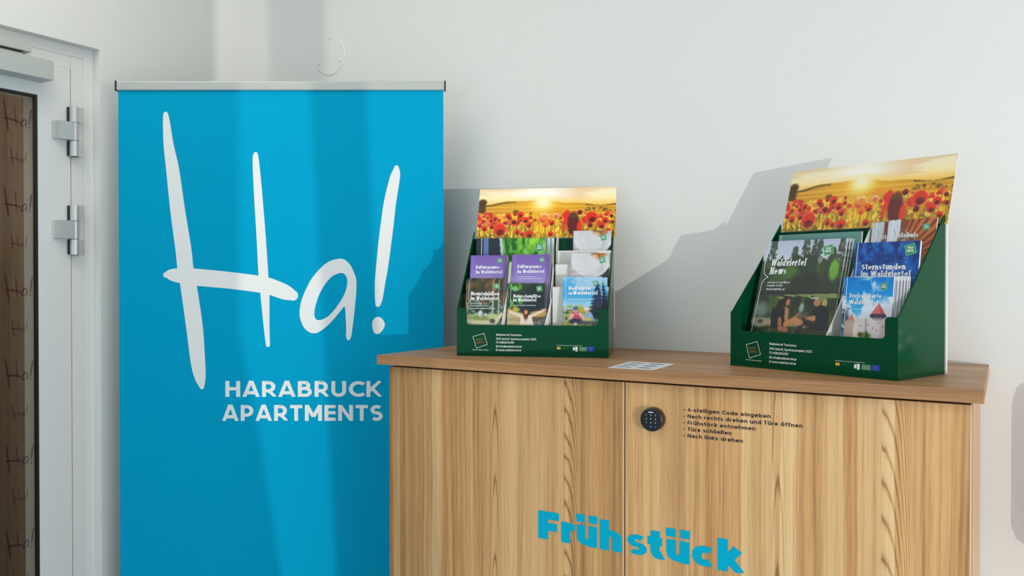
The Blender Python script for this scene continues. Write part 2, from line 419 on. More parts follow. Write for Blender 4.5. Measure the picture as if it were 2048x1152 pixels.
def stroke_quads(pts, closed, wf):
    n = len(pts); P = [Vector((p[0], p[1])) for p in pts]; out = []
    segs = []
    m = n if closed else n - 1
    for i in range(m):
        d = P[(i + 1) % n] - P[i]
        d = d.normalized() if d.length > 1e-9 else Vector((1, 0))
        segs.append((d, wf(d)))
    L, R = [], []
    for i in range(n):
        if closed: a, b = segs[i - 1], segs[i % m]
        else: a, b = segs[max(i - 1, 0)], segs[min(i, m - 1)]
        na = Vector((-a[0].y, a[0].x)); nb = Vector((-b[0].y, b[0].x))
        mi = na + nb
        mi = mi.normalized() if mi.length > 1e-6 else na
        k = 1 / max(0.5, mi.dot(na)); hw = (a[1] + b[1]) / 4 * k
        L.append(P[i] + mi * hw); R.append(P[i] - mi * hw)
    for i in range(m):
        j = (i + 1) % n
        out.append([L[i], R[i], R[j], L[j]])
    return out
def text_polys(s, cap, w=18, style='sans', slant=0.0, fit=None, gap=None, x0=0.0):
    """list of flat polygons of a line of text, baseline at 0, cap height cap"""
    thin = 0.34
    wf = (lambda d: w) if style == 'sans' else (lambda d: w * (.72 + .28 * abs(d.y))) if style == 'heavy' else (lambda d: w * (thin + (1 - thin) * min(1, abs(d.y) * 1.15)))
    gap = gap if gap is not None else (15 if style == 'serif' else 13)
    x = 0.0; polys = []
    for ch in s:
        T, W, (lo, hi) = glyph(ch, w)
        for pts, kind in T:
            qs = stroke_quads(pts, kind == 'c', wf)
            for qd in qs:
                polys.append([(x + p.x, min(max(p.y, lo), hi)) for p in qd])
            if style == 'serif' and kind == 's':
                for e, o in ((0, 1), (-1, -2)):
                    d = Vector(pts[e]) - Vector(pts[o])
                    if d.length > 0 and abs(d.normalized().y) > 0.93 and ch not in 'SsCcea':
                        sx, sy = pts[e]; th = w * 0.36; sg = 1 if d.y > 0 else -1
                        polys.append([(x + sx - w * .98, sy), (x + sx + w * .98, sy), (x + sx + w * .98, sy - sg * th), (x + sx - w * .98, sy - sg * th)])
        x += W + gap
    k = cap / 100.0; tot = max(1e-6, (x - gap)) * k
    kx = k * (fit / tot if fit else 1.0)
    return [[(x0 + a * kx + b * k * slant, b * k) for a, b in p] for p in polys]
def put(mb, polys, O, ux, uy, n=None, off=0.0, mi=0, x=0.0, y=0.0):
    O = Vector(O); ux = Vector(ux); uy = Vector(uy); nn = Vector(n) if n else ux.cross(uy)
    for i, p in enumerate(polys):                      # crossing strokes lie a hair apart
        o_ = off + (i % 32) * 8e-6
        mb.poly([O + ux * (a + x) + uy * (b + y) + nn * o_ for a, b in p], mi)
def rect(x0, x1, y0, y1): return [[(x0, y0), (x1, y0), (x1, y1), (x0, y1)]]
def thick(mb, polys, O, ux, uy, n, off, th, mi=0):
    """raised flat lettering (foil or vinyl): each polygon lifted with a rim"""
    put(mb, polys, O, ux, uy, n, off + th, mi)
def brush(pts, n_out=40):
    """outline of a brush stroke from (x, y, width) samples, smooth and round-ended"""
    P = [Vector(p) for p in pts]; Q = []
    for i in range(len(P) - 1):
        p0, p1, p2, p3 = P[max(i - 1, 0)], P[i], P[i + 1], P[min(i + 2, len(P) - 1)]
        for k in range(6):
            t = k / 6
            Q.append(0.5 * ((2 * p1) + (p2 - p0) * t + (2 * p0 - 5 * p1 + 4 * p2 - p3) * t * t + (3 * p1 - p0 - 3 * p2 + p3) * t ** 3))
    Q.append(P[-1])
    L, R = [], []
    for i, p in enumerate(Q):
        d = Q[min(i + 1, len(Q) - 1)] - Q[max(i - 1, 0)]; d = Vector((d.x, d.y)).normalized()
        nn = Vector((-d.y, d.x)) * max(p.z, 0.2) / 2
        L.append((p.x + nn.x, p.y + nn.y)); R.append((p.x - nn.x, p.y - nn.y))
    def cap(c, r, d):
        a0 = atan2(d[1], d[0]); return [(c.x + r * cos(a0 + a), c.y + r * sin(a0 + a)) for a in (pi / 3, pi / 6, 0, -pi / 6, -pi / 3)]
    e = Q[-1] - Q[-2]; s_ = Q[0] - Q[1]
    return L + cap(Q[-1], Q[-1].z / 2, (e.x, e.y)) + R[::-1] + cap(Q[0], Q[0].z / 2, (s_.x, s_.y))

# ------------------------------------------------------------------ printed pictures (colours of the grid vertices)
class Canvas:
    def __init__(s, W, H, col=(255, 255, 255), asp=1.0, seed=1, vis=1.0):
        s.W, s.H = W, H; s.a = np.zeros((H, W, 3)); s.a[:] = col; s.asp = asp
        s.x, s.y = np.meshgrid((np.arange(W) + .5) / W, (np.arange(H) + .5) / H); s.y = s.y / vis; s.asp = asp / vis; s.r = np.random.RandomState(seed)
    def mix(s, m, col):
        m = np.clip(m, 0, 1)[..., None]; s.a = s.a * (1 - m) + np.asarray(col, float) * m; return s
    def grad(s, stops):
        ys = [t[0] for t in stops]
        for k in range(3): s.a[..., k] = np.interp(s.y, ys, [t[1][k] for t in stops])
        return s
    def noise(s, sx, sy, oct=3):
        out = np.zeros((s.H, s.W)); amp = 1; tot = 0
        for o in range(oct):
            gx, gy = max(2, int(sx * 2 ** o)), max(2, int(sy * 2 ** o)); g = s.r.rand(gy + 1, gx + 1)
            fx = s.x * gx; fy = s.y / s.y.max() * gy * .999; ix = np.minimum(fx.astype(int), gx - 1); iy = np.minimum(fy.astype(int), gy - 1)
            tx = fx - ix; ty = fy - iy; tx = tx * tx * (3 - 2 * tx); ty = ty * ty * (3 - 2 * ty)
            out += amp * ((g[iy, ix] * (1 - tx) + g[iy, ix + 1] * tx) * (1 - ty) + (g[iy + 1, ix] * (1 - tx) + g[iy + 1, ix + 1] * tx) * ty)
            tot += amp; amp *= .55
        return out / tot
    def ell(s, cx, cy, rx, ry, col, al=1.0, soft=.25, rot=0.0):
        dx = (s.x - cx); dy = (s.y - cy) / s.asp
        c_, s_ = cos(rot), sin(rot); u = (dx * c_ + dy * s_) / rx; v = (-dx * s_ + dy * c_) / (ry / s.asp)
        d = np.sqrt(u * u + v * v); return s.mix(np.clip((1 - d) / soft + .5, 0, 1) * al, col)
    def box(s, x0, x1, y0, y1, col, al=1.0, soft=0.008):
        m = np.clip((s.x - x0) / soft + .5, 0, 1) * np.clip((x1 - s.x) / soft + .5, 0, 1) * np.clip((s.y - y0) / soft + .5, 0, 1) * np.clip((y1 - s.y) / soft + .5, 0, 1)
        return s.mix(m * al, col)
    def poly(s, pts, col, al=1.0):
        ins = np.zeros(s.x.shape, bool); n = len(pts)
        for i in range(n):
            (x1, y1), (x2, y2) = pts[i], pts[(i + 1) % n]
            c = (y1 > s.y) != (y2 > s.y)
            with np.errstate(divide='ignore', invalid='ignore'):
                ins ^= c & (s.x < (x2 - x1) * (s.y - y1) / ((y2 - y1) if y2 != y1 else 1e-9) + x1)
        return s.mix(ins * al, col)
    def line(s, pts, wd, col, al=1.0):
        for (x1, y1), (x2, y2) in zip(pts[:-1], pts[1:]):
            dx, dy = x2 - x1, (y2 - y1) / s.asp; L2 = dx * dx + dy * dy + 1e-12
            t = np.clip(((s.x - x1) * dx + (s.y - y1) / s.asp * dy) / L2, 0, 1)
            d = np.sqrt((s.x - x1 - t * dx) ** 2 + ((s.y - y1) / s.asp - t * dy) ** 2)
            s.mix(np.clip((wd - d) / (wd * .6) + .5, 0, 1) * al, col)
        return s
    def specks(s, n, x0, x1, y0, y1, rmin, rmax, cols, al=.8, soft=.5, tall=1.0):
        for i in range(n):
            r = rmin + (rmax - rmin) * s.r.rand(); c = cols[s.r.randint(len(cols))]
            s.ell(x0 + (x1 - x0) * s.r.rand(), y0 + (y1 - y0) * s.r.rand(), r, r * s.asp * tall, c, al, soft)
        return s
def picture(name, cv, O, ux, uy, parent, dims, off=None):
    """flat printed sheet: grid with the colours of the canvas; O = top left corner"""
    O = Vector(O); ux = Vector(ux); uy = Vector(uy); W, H = cv.W, cv.H; w, h = dims; org = worldloc(parent)
    vs = []
    for j in range(H):
        for i in range(W):
            vs.append(tuple(O + ux * (w * i / (W - 1)) - uy * (h * j / (H - 1)) - org))
    fs = [(j * W + i, (j + 1) * W + i, (j + 1) * W + i + 1, j * W + i + 1) for j in range(H - 1) for i in range(W - 1)]
    me = bpy.data.meshes.new(name); me.from_pydata(vs, [], fs); me.materials.append(M['pic'])
    ca = me.color_attributes.new('print', 'FLOAT_COLOR', 'POINT')
    c = np.ones((H * W, 4), np.float32); c[:, :3] = lin(np.clip(cv.a, 0, 255)).reshape(-1, 3)
    ca.data.foreach_set('color', c.ravel())
    o = bpy.data.objects.new(name, me); COL.objects.link(o); o.parent = parent
    return o

# ================================================================== THE ROOM
M['brown'] = wood_mat('dark_brown_board', 1, 2, S(150, 128, 103), S(132, 112, 90), S(112, 94, 75), seed=5)
m = MB(); m.box(-0.2, 4.2, -6, 0.2, -0.12, 0); struct('floor', m, M['floor'])
m = MB(); m.box(-0.2, 4.2, -6, 0.2, 3.0, 3.12); struct('ceiling', m, M['ceiling'])
m = MB(); m.box(0.0, 4.2, 0, 0.2, 0, 3.0); struct('wall_back', m, M['wall'])
OY0, OY1, OZ = -1.72, -0.6758, 2.2186          # door opening in the left wall
m = MB(); m.box(-0.2, 0, OY1, 0.2, 0, 3.0); m.box(-0.2, 0, OY0, OY1, OZ, 3.0); m.box(-0.2, 0, -6, OY0, 0, 3.0)
struct('wall_left', m, M['wall'])
m = MB(); m.box(-0.2, 4.2, -6.2, -6, 0, 3.0); struct('wall_front', m, M['wall'])
# right wall with the glazing that lets the low light in
RX = 4.0; GLINT = Vector((10.7, -6.9, 0.6))
WZ0, WZ1, WY1 = 0.35, 2.55, -0.3
_B0 = Vector((0.086, -0.672, 0)); _BN = Vector((0.507, -0.861, 0))
def through(px, py):
    """where the ray from the mirrored sun to this spot of the banner crosses the glazing: (y, z)"""
    p = at(px, py, _B0, _BN); q = p + (GLINT - p) * ((RX - p.x) / (GLINT.x - p.x)); return (q.y, q.z)
def edge_line(pts):
    (ya, za), (yb, zb) = through(*pts[0]), through(*pts[-1]); k = (ya - yb) / (za - zb)
    return [(ya, WZ1), (ya, za)] + [through(*p) for p in pts[1:-1]] + [(yb, zb), (yb + k * (WZ0 - zb), WZ0)]
e1 = edge_line([(415, 180), (448, 480), (525, 880)]); e2 = edge_line([(620, 180), (658, 880)]); e3 = edge_line([(720, 180), (745, 675)])
WY0 = min(y for y, z in e1) - 0.08
m = MB(); m.box(RX, RX + .2, -6, WY0, 0, 3.0); m.box(RX, RX + .2, WY1, 0, 0, 3.0); m.box(RX, RX + .2, WY0, WY1, 0, WZ0); m.box(RX, RX + .2, WY0, WY1, WZ1, 3.0)
struct('wall_right', m, M['wall'])
m = MB()
m.box(RX, RX + .2, WY0, WY0 + .02, WZ0, WZ1); m.box(RX, RX + .2, WY1 - .02, WY1, WZ0, WZ1); m.box(RX, RX + .2, WY0, WY1, WZ0, WZ0 + .03); m.box(RX, RX + .2, WY0, WY1, WZ1 - .03, WZ1)
m.prism([(RX, y, z) for y, z in e2 + e3[::-1]], (0.02, 0, 0))       # unseen post, added with a lean to cast the dark band on the banner
win = struct('window_1', m, M['pvc'])
m = MB()
m.prism([(RX - .02, y, z) for y, z in e1] + [(RX - .02, WY0 - .12, WZ0), (RX - .02, WY0 - .12, WZ1)], (0.012, 0, 0))
obj('light_blocker', m, M['light_blocker'], win)  # added unseen sheet, its slanted edge shapes the bright stripe on the banner
m = MB(); m.box(-4, 14, -12, 4, -0.3, -0.16); struct('ground', m, M['outside'])
# room behind the glass door
m = MB(); m.box(-1.25, -1.2, -2.6, 0.9, 0, 2.7); struct('wall_vestibule', m, M['brown'])
m = MB(); m.box(-1.25, -0.2, -2.6, -2.5, 0, 2.7); m.box(-1.25, -0.2, 0.8, 0.9, 0, 2.7); struct('wall_vestibule_side', m, M['wall'])
m = MB(); m.box(-1.25, -0.2, -2.6, 0.9, 2.6, 2.7); struct('ceiling_vestibule', m, M['ceiling'])
m = MB(); m.box(-1.25, -0.2, -2.6, 0.9, -0.12, 0); struct('floor_vestibule', m, M['floor'])

# ------------------------------------------------------------------ door
door = thing('door_1', (-0.05, -1.2, 0), 'white glazed door with silver closer and hinges in the left wall', 'door', kind='structure')
m = MB()
def ring_boxes(mb, y0, y1, z1, wd, x0, x1):
    mb.box(x0, x1, y1 - wd, y1, 0, z1); mb.box(x0, x1, y0, y0 + wd, 0, z1); mb.box(x0, x1, y0 + wd, y1 - wd, z1 - wd, z1)
ring_boxes(m, OY0, OY1, OZ, 0.0325, -0.115, -0.033)
struct('door_frame', m, M['pvc'], door, bevel=0.0012)
m = MB(); ring_boxes(m, OY0 + .0326, OY1 - .0326, OZ - .0326, 0.0399, -0.115, -0.0343)
struct('frame_rebate', m, M['pvc'], door, bevel=0.0012)
LY0, LY1, LZ = OY0 + .0755, -0.7515, 2.1455
GY0, GY1, GZ0, GZ1 = LY0 + .10, -0.852, 0.22, 2.048
m = MB()
m.box(-0.108, -0.033, GY1, LY1, 0.01, LZ); m.box(-0.108, -0.033, LY0, GY0, 0.01, LZ)
m.box(-0.108, -0.033, GY0, GY1, GZ1, LZ); m.box(-0.108, -0.033, GY0, GY1, 0.01, GZ0)
leaf = struct('door_leaf', m, M['pvc'], door)
m = MB(); m.box(-0.10, -0.060, LY0 - .003, LY1 + .003, LZ, LZ + .003); m.box(-0.10, -0.060, LY1, LY1 + .003, 0, LZ); m.box(-0.10, -0.060, LY0 - .003, LY0, 0, LZ)
obj('seal', m, M['gasket'], door)
m = MB(); g = 0.0075
m.box(-0.046, -0.0335, GY1 - g, GY1, GZ0, GZ1); m.box(-0.046, -0.0335, GY0, GY0 + g, GZ0, GZ1); m.box(-0.046, -0.0335, GY0 + g, GY1 - g, GZ1 - g, GZ1); m.box(-0.046, -0.0335, GY0 + g, GY1 - g, GZ0, GZ0 + g)
obj('glazing_gasket', m, M['gasket'], door)
m = MB(); m.poly([(-0.044, GY0 + g, GZ0 + g), (-0.044, GY1 - g, GZ0 + g), (-0.044, GY1 - g, GZ1 - g), (-0.044, GY0 + g, GZ1 - g)])
pane = obj('glass_pane', m, M['glass'], door)

# outlines of the big handwritten word, in photograph pixels of the banner
HA = [brush([(331.5, 228, 9), (332.8, 242, 13.5), (337.5, 290, 20), (345.5, 340, 26), (355.5, 420, 29.5), (367, 499, 32), (371, 536, 31.8), (377, 570, 32.6), (389, 653, 33.2), (396, 723, 29), (400.5, 755, 22), (404, 774, 9)]),
      brush([(511.4, 308, 8), (511.6, 320, 12.5), (514.5, 362, 15.5), (517.5, 405, 17), (522.8, 480, 18.5), (527, 551, 19.5), (529.7, 584, 18.3), (533.3, 653, 11.8), (536, 690, 8)]),
      brush([(332, 549.6, 11), (340, 549.4, 21), (356, 550.8, 28.6), (387, 554, 33.7), (456, 560.3, 33.5), (519, 568.5, 33.2), (543, 574, 32.4), (571, 584.7, 30), (586, 591, 21)]),
      brush([(793, 335, 9), (792.5, 344, 15.5), (789, 360, 20.8), (780, 405, 24.3), (775.5, 440, 25.6), (770.5, 480, 25.8), (764.4, 532, 24), (760, 567, 20.6), (757.5, 598, 15), (756, 609, 10)])]
_z5 = lambda p: [(300 + a / 2.88, 480 + b / 2.88) for a, b in p]
def smooth_loop(p, n=4):
    out = []; N = len(p)
    for i in range(N):
        p0, p1, p2, p3 = [Vector(p[(i + k) % N]) for k in (-1, 0, 1, 2)]
        for k in range(n):
            t = k / n; q = 0.5 * ((2 * p1) + (p2 - p0) * t + (2 * p0 - 5 * p1 + 4 * p2 - p3) * t * t + (3 * p1 - p0 - 3 * p2 + p3) * t ** 3); out.append((q.x, q.y))
    return out
A_OUT = smooth_loop(_z5([(1088, 108), (1125, 116), (1152, 142), (1172, 180), (1186, 218), (1190, 262), (1185, 340), (1176, 430), (1166, 510), (1157, 562), (1143, 577), (1131, 562), (1130, 500), (1127, 440), (1121, 384), (1095, 412), (1055, 460), (1012, 502), (965, 534), (925, 534), (888, 505), (866, 455), (862, 405), (874, 345), (898, 285), (932, 222), (980, 165), (1030, 125)]))
A_IN = smooth_loop(_z5([(1098, 190), (1124, 200), (1137, 232), (1131, 280), (1110, 332), (1070, 392), (1030, 436), (992, 458), (965, 461), (950, 446), (947, 415), (957, 365), (978, 308), (1012, 250), (1052, 208)]))
DOT = smooth_loop(_z5([(1280, 478), (1291, 455), (1310, 443), (1334, 450), (1352, 480), (1348, 506), (1326, 535), (1303, 541), (1285, 522)]))
def ha_word(fn, mb, lift=Vector((0, 0, 0))):
    for i, p in enumerate(HA + [DOT]): mb.tri_fill([[Vector(fn(a, b)) + lift * i for a, b in p]])
    mb.tri_fill([[fn(a, b) for a, b in A_OUT], [fn(a, b) for a, b in A_IN[::-1]]])
m = MB()
for c in range(4):
    for k in range(8):
        for (yl, zt, hgt) in ((-0.9445 - c * 0.135, 2.022 - k * 0.2475, 0.092), (-0.9255 - c * 0.135, 1.885 - k * 0.2475, 0.052)):
            if zt - hgt < GZ0 + .02 or yl < GY0 + .02: continue
            sy = hgt / 556 * 1.02
            ha_word(lambda a, b: (-0.0432, yl + (a - 328) * sy * 1.02, zt - (b - 223) * sy), m, Vector((2e-5, 0, 0)))
tag(obj('handwritten_film_print', m, M['film'], pane), 'translucent handwritten words on the glass', kind='stuff')

def hinge(zt):
    h = obj('hinge', MB(), M['alu'], door); h.data.name = 'hinge'
    ax, ay, r = -0.019, -0.7480, 0.0135
    def barrel(z0, z1, ysign, yext, xb):
        q = [(ax + r * cos(radians(a)), ay + r * sin(radians(a)) * 1.0) for a in range(-180, 181, 15)]
        mb = MB(); mb.prism([(x, y, z0) for x, y in q[:-1]], (0, 0, z1 - z0))
        if ysign > 0: mb.box(xb, ax + r * .82, ay + .004, ay + yext, z0, z1)
        else: mb.box(xb, ax + r * .9, ay - yext, ay - .002, z0, z1)
        return mb
    k1 = 0.0465
    obj('frame_knuckle', barrel(zt - k1, zt, 1, 0.025, -0.034), M['alu'], h, bevel=0.0012, smooth=True)
    obj('leaf_knuckle', barrel(zt - k1 - .056, zt - k1 - .0015, -1, 0.052, -0.033), M['alu'], h, bevel=0.0022, smooth=True)
    obj('frame_knuckle', barrel(zt - k1 * 2 - .0575, zt - k1 - .0575, 1, 0.025, -0.034), M['alu'], h, bevel=0.0012, smooth=True)
    mb = MB(); mb.box(-0.0345, -0.022, ay - r - .0015, ay - r + .004, zt - k1 + .001, zt - .001); mb.box(-0.0345, -0.022, ay - r - .0015, ay - r + .004, zt - 2 * k1 - .056, zt - k1 - .0585)
    mb.lathe((ax, ay, zt - 2 * k1 - .0585), (0, 0, 1), [(0, 0), (r * .8, 0), (r * .8, 2 * k1 + .0585), (0, 2 * k1 + .0585)], 16)
    obj('hinge_pin', mb, M['gasket'], h)
    mb = MB(); mb.box(-0.033, -0.026, ay - .062, ay - .048, zt - k1 - .055, zt - k1 - .0025)
    obj('adjusting_plate', mb, M['alu'], h, bevel=0.001)
hinge(2.028); hinge(1.728)
m = MB(); m.box(-0.033, 0.03, -1.13, -0.8395, 2.085, 2.142)
obj('closer_body', m, M['closer'], door, bevel=0.0015)
m = MB(); m.box(-0.033, 0.012, -1.40, -0.8935, 2.1575, 2.181)
rail = obj('closer_rail', m, M['closer'], door, bevel=0.001)
m = MB(); m.box(-0.012, 0.004, -1.39, -0.915, 2.1545, 2.1577); obj('rail_slot', m, M['dark'], rail)
m = MB(); m.box(-0.022, -0.002, -1.05, -0.912, 2.142, 2.1545); obj('closer_arm', m, M['closer'], door, bevel=0.001)

# ------------------------------------------------------------------ wall plate
cp = thing('cover_plate', (0.3335, 0, 2.309), 'round white blank cover plate on the wall above the banner', 'cover plate')
m = MB(); m.lathe((0.3335, -0.0002, 2.309), (0, -1, 0), [(0, 0), (0.0705, 0), (0.0705, 0.0022), (0.069, 0.0036), (0, 0.0040)], 72)
obj('disc', m, M['cover'], cp, smooth=True)
for px, py in ((659.8, 78.2), (638.9, 129.6), (679, 123.4)):
    p = at(px, py, (0, -0.004, 0), (0, 1, 0)); m = MB(); m.lathe(p, (0, -1, 0), [(0, 0), (0.0026, 0), (0.0024, 0.0006), (0, 0.0006)], 12); obj('screw', m, M['screw'], cp)

# ------------------------------------------------------------------ roll-up banner
B0 = Vector((0.086, -0.672, 0)); B1 = Vector((0.947, -0.165, 0)); bx = (B1 - B0).normalized(); bn = bx.cross(Vector((0, 0, 1)))
BW = (B1 - B0).length; UP = Vector((0, 0, 1))
ban = thing('rollup_banner', (B0 + B1) / 2, 'tall blue roll-up banner with white handwriting beside the glass door', 'banner')
ZB = 2.0835
m = MB(); m.box(0.0005, BW, -0.0012, 0.0, 0.085, ZB, O=B0, ux=bx, uy=bn); fab = obj('fabric', m, M['fabric'], ban)
bp = lambda off: (lambda a, b: at(a, b, B0, bn) + bn * off)
m = MB(); ha_word(bp(0.0007), m, bn * 2e-5); tag(obj('handwriting', m, M['white'], fab), 'white brush handwriting')
m = MB()
for s, xl, xr, base, cap in (('HARABRUCK', 451.0, 762.5, 793.6, 31.6), ('APARTMENTS', 445.5, 765.5, 841.6, 31.8)):
    p = at(xl, base, B0, bn); k = (at(xr, base, B0, bn) - p).length; k0 = k / (xr - xl)
    put(m, text_polys(s, cap * k0, w=20.5, fit=k, gap=14), p, bx, UP, bn, 0.0007)
obj('lettering', m, M['white'], fab)
m = MB(); m.box(-0.003, BW + .004, -0.011, 0.0075, ZB - .002, ZB + .0255, O=B0, ux=bx, uy=bn); obj('top_bar', m, M['bar'], ban, bevel=0.003)
for a in (-0.0065, BW + .004):
    m = MB(); m.box(a, a + .0035, -0.0125, 0.009, ZB - .004, ZB + .0275, O=B0, ux=bx, uy=bn); obj('end_cap', m, M['black'], ban, bevel=0.001)
m = MB(); m.tube([B0 + bx * (BW / 2) - bn * .03 + UP * .06, B0 + bx * (BW / 2) - bn * .022 + UP * (ZB + .01)], 0.009); obj('support_pole', m, M['alu'], ban)
m = MB(); m.box(-0.01, BW + .01, -0.06, 0.035, 0.012, 0.085, O=B0, ux=bx, uy=bn); obj('cassette', m, M['bar'], ban, bevel=0.012)
for a in (0.1, BW - .16):
    m = MB(); m.box(a, a + .06, -0.18, 0.16, 0.0, 0.012, O=B0, ux=bx, uy=bn); obj('foot', m, M['bar'], ban, bevel=0.003)

# ------------------------------------------------------------------ cabinet
TOP = 1.3; CX0, CX1, CY = 0.99, 2.405, -0.535
cab = thing('cabinet', ((CX0 + CX1) / 2, CY / 2, 0), 'oak-effect cabinet with cyan breakfast lettering and keypad lock', 'cabinet')
OX = (CX0 + CX1) / 2
_dx = lambda px: at(px, 950, (0, -0.515, 0), (0, 1, 0)).x - OX - 0.6 * (0.515 + CY / 2)
M['wood_left'] = wood_mat('oak_veneer_left_door', 0, 2, S(222, 184, 134), S(196, 152, 102), S(136, 98, 64), seed=2.0,
    cathedrals=((_dx(1128), 0.0, 0.062, 3000.0, 3.0, 0.9, 17.0, 4.5, 0.27), (_dx(990), 0.018, 0.024, 9000.0, 2.5, 2.0, 5.5, 7.0, 0.24)))  # same oak toned darker, the left door's weaker light is in the colour
M['wood_right'] = wood_mat('oak_veneer_right_door', 0, 2, S(232, 194, 142), S(206, 160, 108), S(146, 104, 68), seed=9.0,
    cathedrals=((_dx(1763), 0.0, 0.072, 2600.0, 3.0, 0.9, 14.0, 4.5, 0.27), (_dx(1556), 0.012, 0.030, 9000.0, 2.5, 2.0, 5.0, 7.0, 0.26)))  # same oak toned lighter, the stronger light on the right is in the colour
M['wood_top'] = wood_mat('oak_veneer_top', 1, 0, S(200, 156, 114), S(170, 128, 90), S(126, 90, 62), seed=14.0)
M['wood_carcass'] = wood_mat('oak_veneer_carcass', 1, 2, S(215, 182, 150), S(200, 164, 130), S(170, 134, 104), seed=17.0)
m = MB(); m.box(CX0, CX1, CY, -0.001, TOP - .0255, TOP); obj('countertop', m, M['wood_top'], cab, bevel=0.0012)
m = MB(); m.box(1.017, 2.3865, -0.4945, -0.003, 0.0, TOP - .0255); obj('carcass', m, M['wood_carcass'], cab)
FY = -0.515
m = MB(); m.box(1.017, 1.6905, FY, -0.4965, 0.09, 1.2685); ld = obj('door', m, M['wood_left'], cab, bevel=0.0008)
m = MB(); m.box(1.6905, 1.6922, FY, -0.4965, 0.09, 1.2685); obj('edge_band', m, M['edge'], ld)
m = MB(); m.box(1.6962, 2.3825, FY, -0.4965, 0.09, 1.2685); rd = obj('door', m, M['wood_right'], cab, bevel=0.0008)
m = MB(); m.box(2.3825, 2.3842, FY, -0.4965, 0.09, 1.2685); obj('edge_band', m, M['edge'], rd)
m = MB(); m.box(1.6915, 1.697, -0.4964, -0.4946, 0.09, 1.2685); m.box(1.02, 2.383, -0.4964, -0.4946, 1.2685, 1.2744); obj('shadow_gap', m, M['dark'], cab)  # dark strips put in for the shade inside the door gaps
# cyan word across both doors
FX = (1, 0, 0); FZ = (0, 0, 1); FN = (0, -1, 0)
m1, m2 = MB(), MB()
for ch, a, b in (('F', 150, 320), ('r', 338, 455), ('ü', 465, 632), ('h', 655, 835), ('s', 880, 1040), ('t', 1045, 1170), ('ü', 1200, 1390), ('c', 1410, 1590), ('k', 1618, 1822)):
    xl = at(1040 + a / 4.096, 1090, (0, FY, 0), (0, 1, 0)).x; xr = at(1040 + b / 4.096, 1090, (0, FY, 0), (0, 1, 0)).x
    put(m1 if xl < 1.69 else m2, text_polys(ch, 0.067, w=22 if ch == 's' else 28, fit=xr - xl, style='sans' if ch in 'Ftk' else 'heavy'), (xl, FY, 0.8795), FX, FZ, FN, 0.0006)
tag(obj('lettering', m1, M['cyan'], ld), 'first half of the cyan word'); tag(obj('lettering', m2, M['cyan'], rd), 'second half of the cyan word')
m = MB()
for i, (s, xe) in enumerate((('4-stelligen Code eingeben', 2.0195), ('Nach rechts drehen und Türe öffnen', 2.0835), ('Frühstück entnehmen', 1.9885), ('Türe schließen', 1.9385), ('Nach links drehen', 1.9625))):
    z = 1.2137 - i * 0.01418
    put(m, text_polys(s, 0.0083, w=20, fit=xe - 1.842, gap=16), (1.842, FY, z), FX, FZ, FN, 0.0005)
    put(m, rect(0, 0.0042, 0.0025, 0.0039), (1.8325, FY, z), FX, FZ, FN, 0.0005)
tag(obj('instruction_lettering', m, M['ink'], rd), 'black instruction lines beside the keypad')
# keypad lock
KC = Vector((1.7655, FY, 1.1915))
m = MB(); m.lathe(KC, FN, [(0, 0), (0.0262, 0), (0.0262, 0.016), (0.0254, 0.019), (0.0235, 0.0205), (0, 0.0207)], 64); lock = obj('keypad_lock', m, M['black'], cab, smooth=True)
m = MB(); m.lathe(KC + Vector(FN) * .0207, FN, [(0, 0), (0.0222, 0), (0.0220, 0.0004), (0, 0.0005)], 48); obj('keypad_face', m, M['blackface'], lock)
m = MB(); KO = KC + Vector(FN) * .0207
for i, ch in enumerate('123456789 0√'):
    if ch == ' ': continue
    put(m, text_polys(ch, 0.0034, w=17), KO, FX, FZ, FN, 0.0007, x=(i % 3 - 1) * 0.0108 - 0.0012, y=0.0092 - (i // 3) * 0.0085)
put(m, [[(a, b) for a, b in p] for p in (rect(-0.0058, 0.0058, 0.0160, 0.0182)[0],)], KO, FX, FZ, FN, 0.0007)
obj('keypad_digits', m, M['palegrey'], lock)

# leaflet lying on the countertop
pts = [Vector((1.658, -0.529, TOP + .0004)), Vector((1.767, -0.527, TOP + .0004)), Vector((1.763, -0.371, TOP + .0004)), Vector((1.648, -0.366, TOP + .0004))]
lf = thing('leaflet', pts[0], 'small white printed sheet lying on the countertop between the two brochure racks', 'leaflet')
m = MB(); m.prism(pts, (0, 0, 0.0005)); obj('sheet', m, M['paper'], lf)
m = MB(); lu = (pts[1] - pts[0]).normalized(); lv = (pts[3] - pts[0]).normalized()
for c in (0, 1):
    for b in (0, 1, 2):
        for r in range(5):
            put(m, rect(0.010 + c * .05, 0.010 + c * .05 + (0.040, 0.036, 0.041, 0.033, 0.026)[r], 0, 0.0032), pts[0], lu, lv, (0, 0, 1), 0.0008, y=0.020 + b * .046 + r * .0062)
obj('print', m, M['paleblue'], lf)

# ------------------------------------------------------------------ brochure racks
class Frame:
    def __init__(s, O, ang):
        a = radians(ang); s.O = Vector(O); s.u = Vector((cos(a), sin(a), 0)); s.v = Vector((-sin(a), cos(a), 0)); s.z = Vector((0, 0, 1))
    def __call__(s, u, v, w): return s.O + s.u * u + s.v * v + s.z * w
BL = Frame((1.188, -.4465, TOP + .0003), 19.9)
BR = Frame((1.8815, -.3247, TOP + .0003), -21.0)

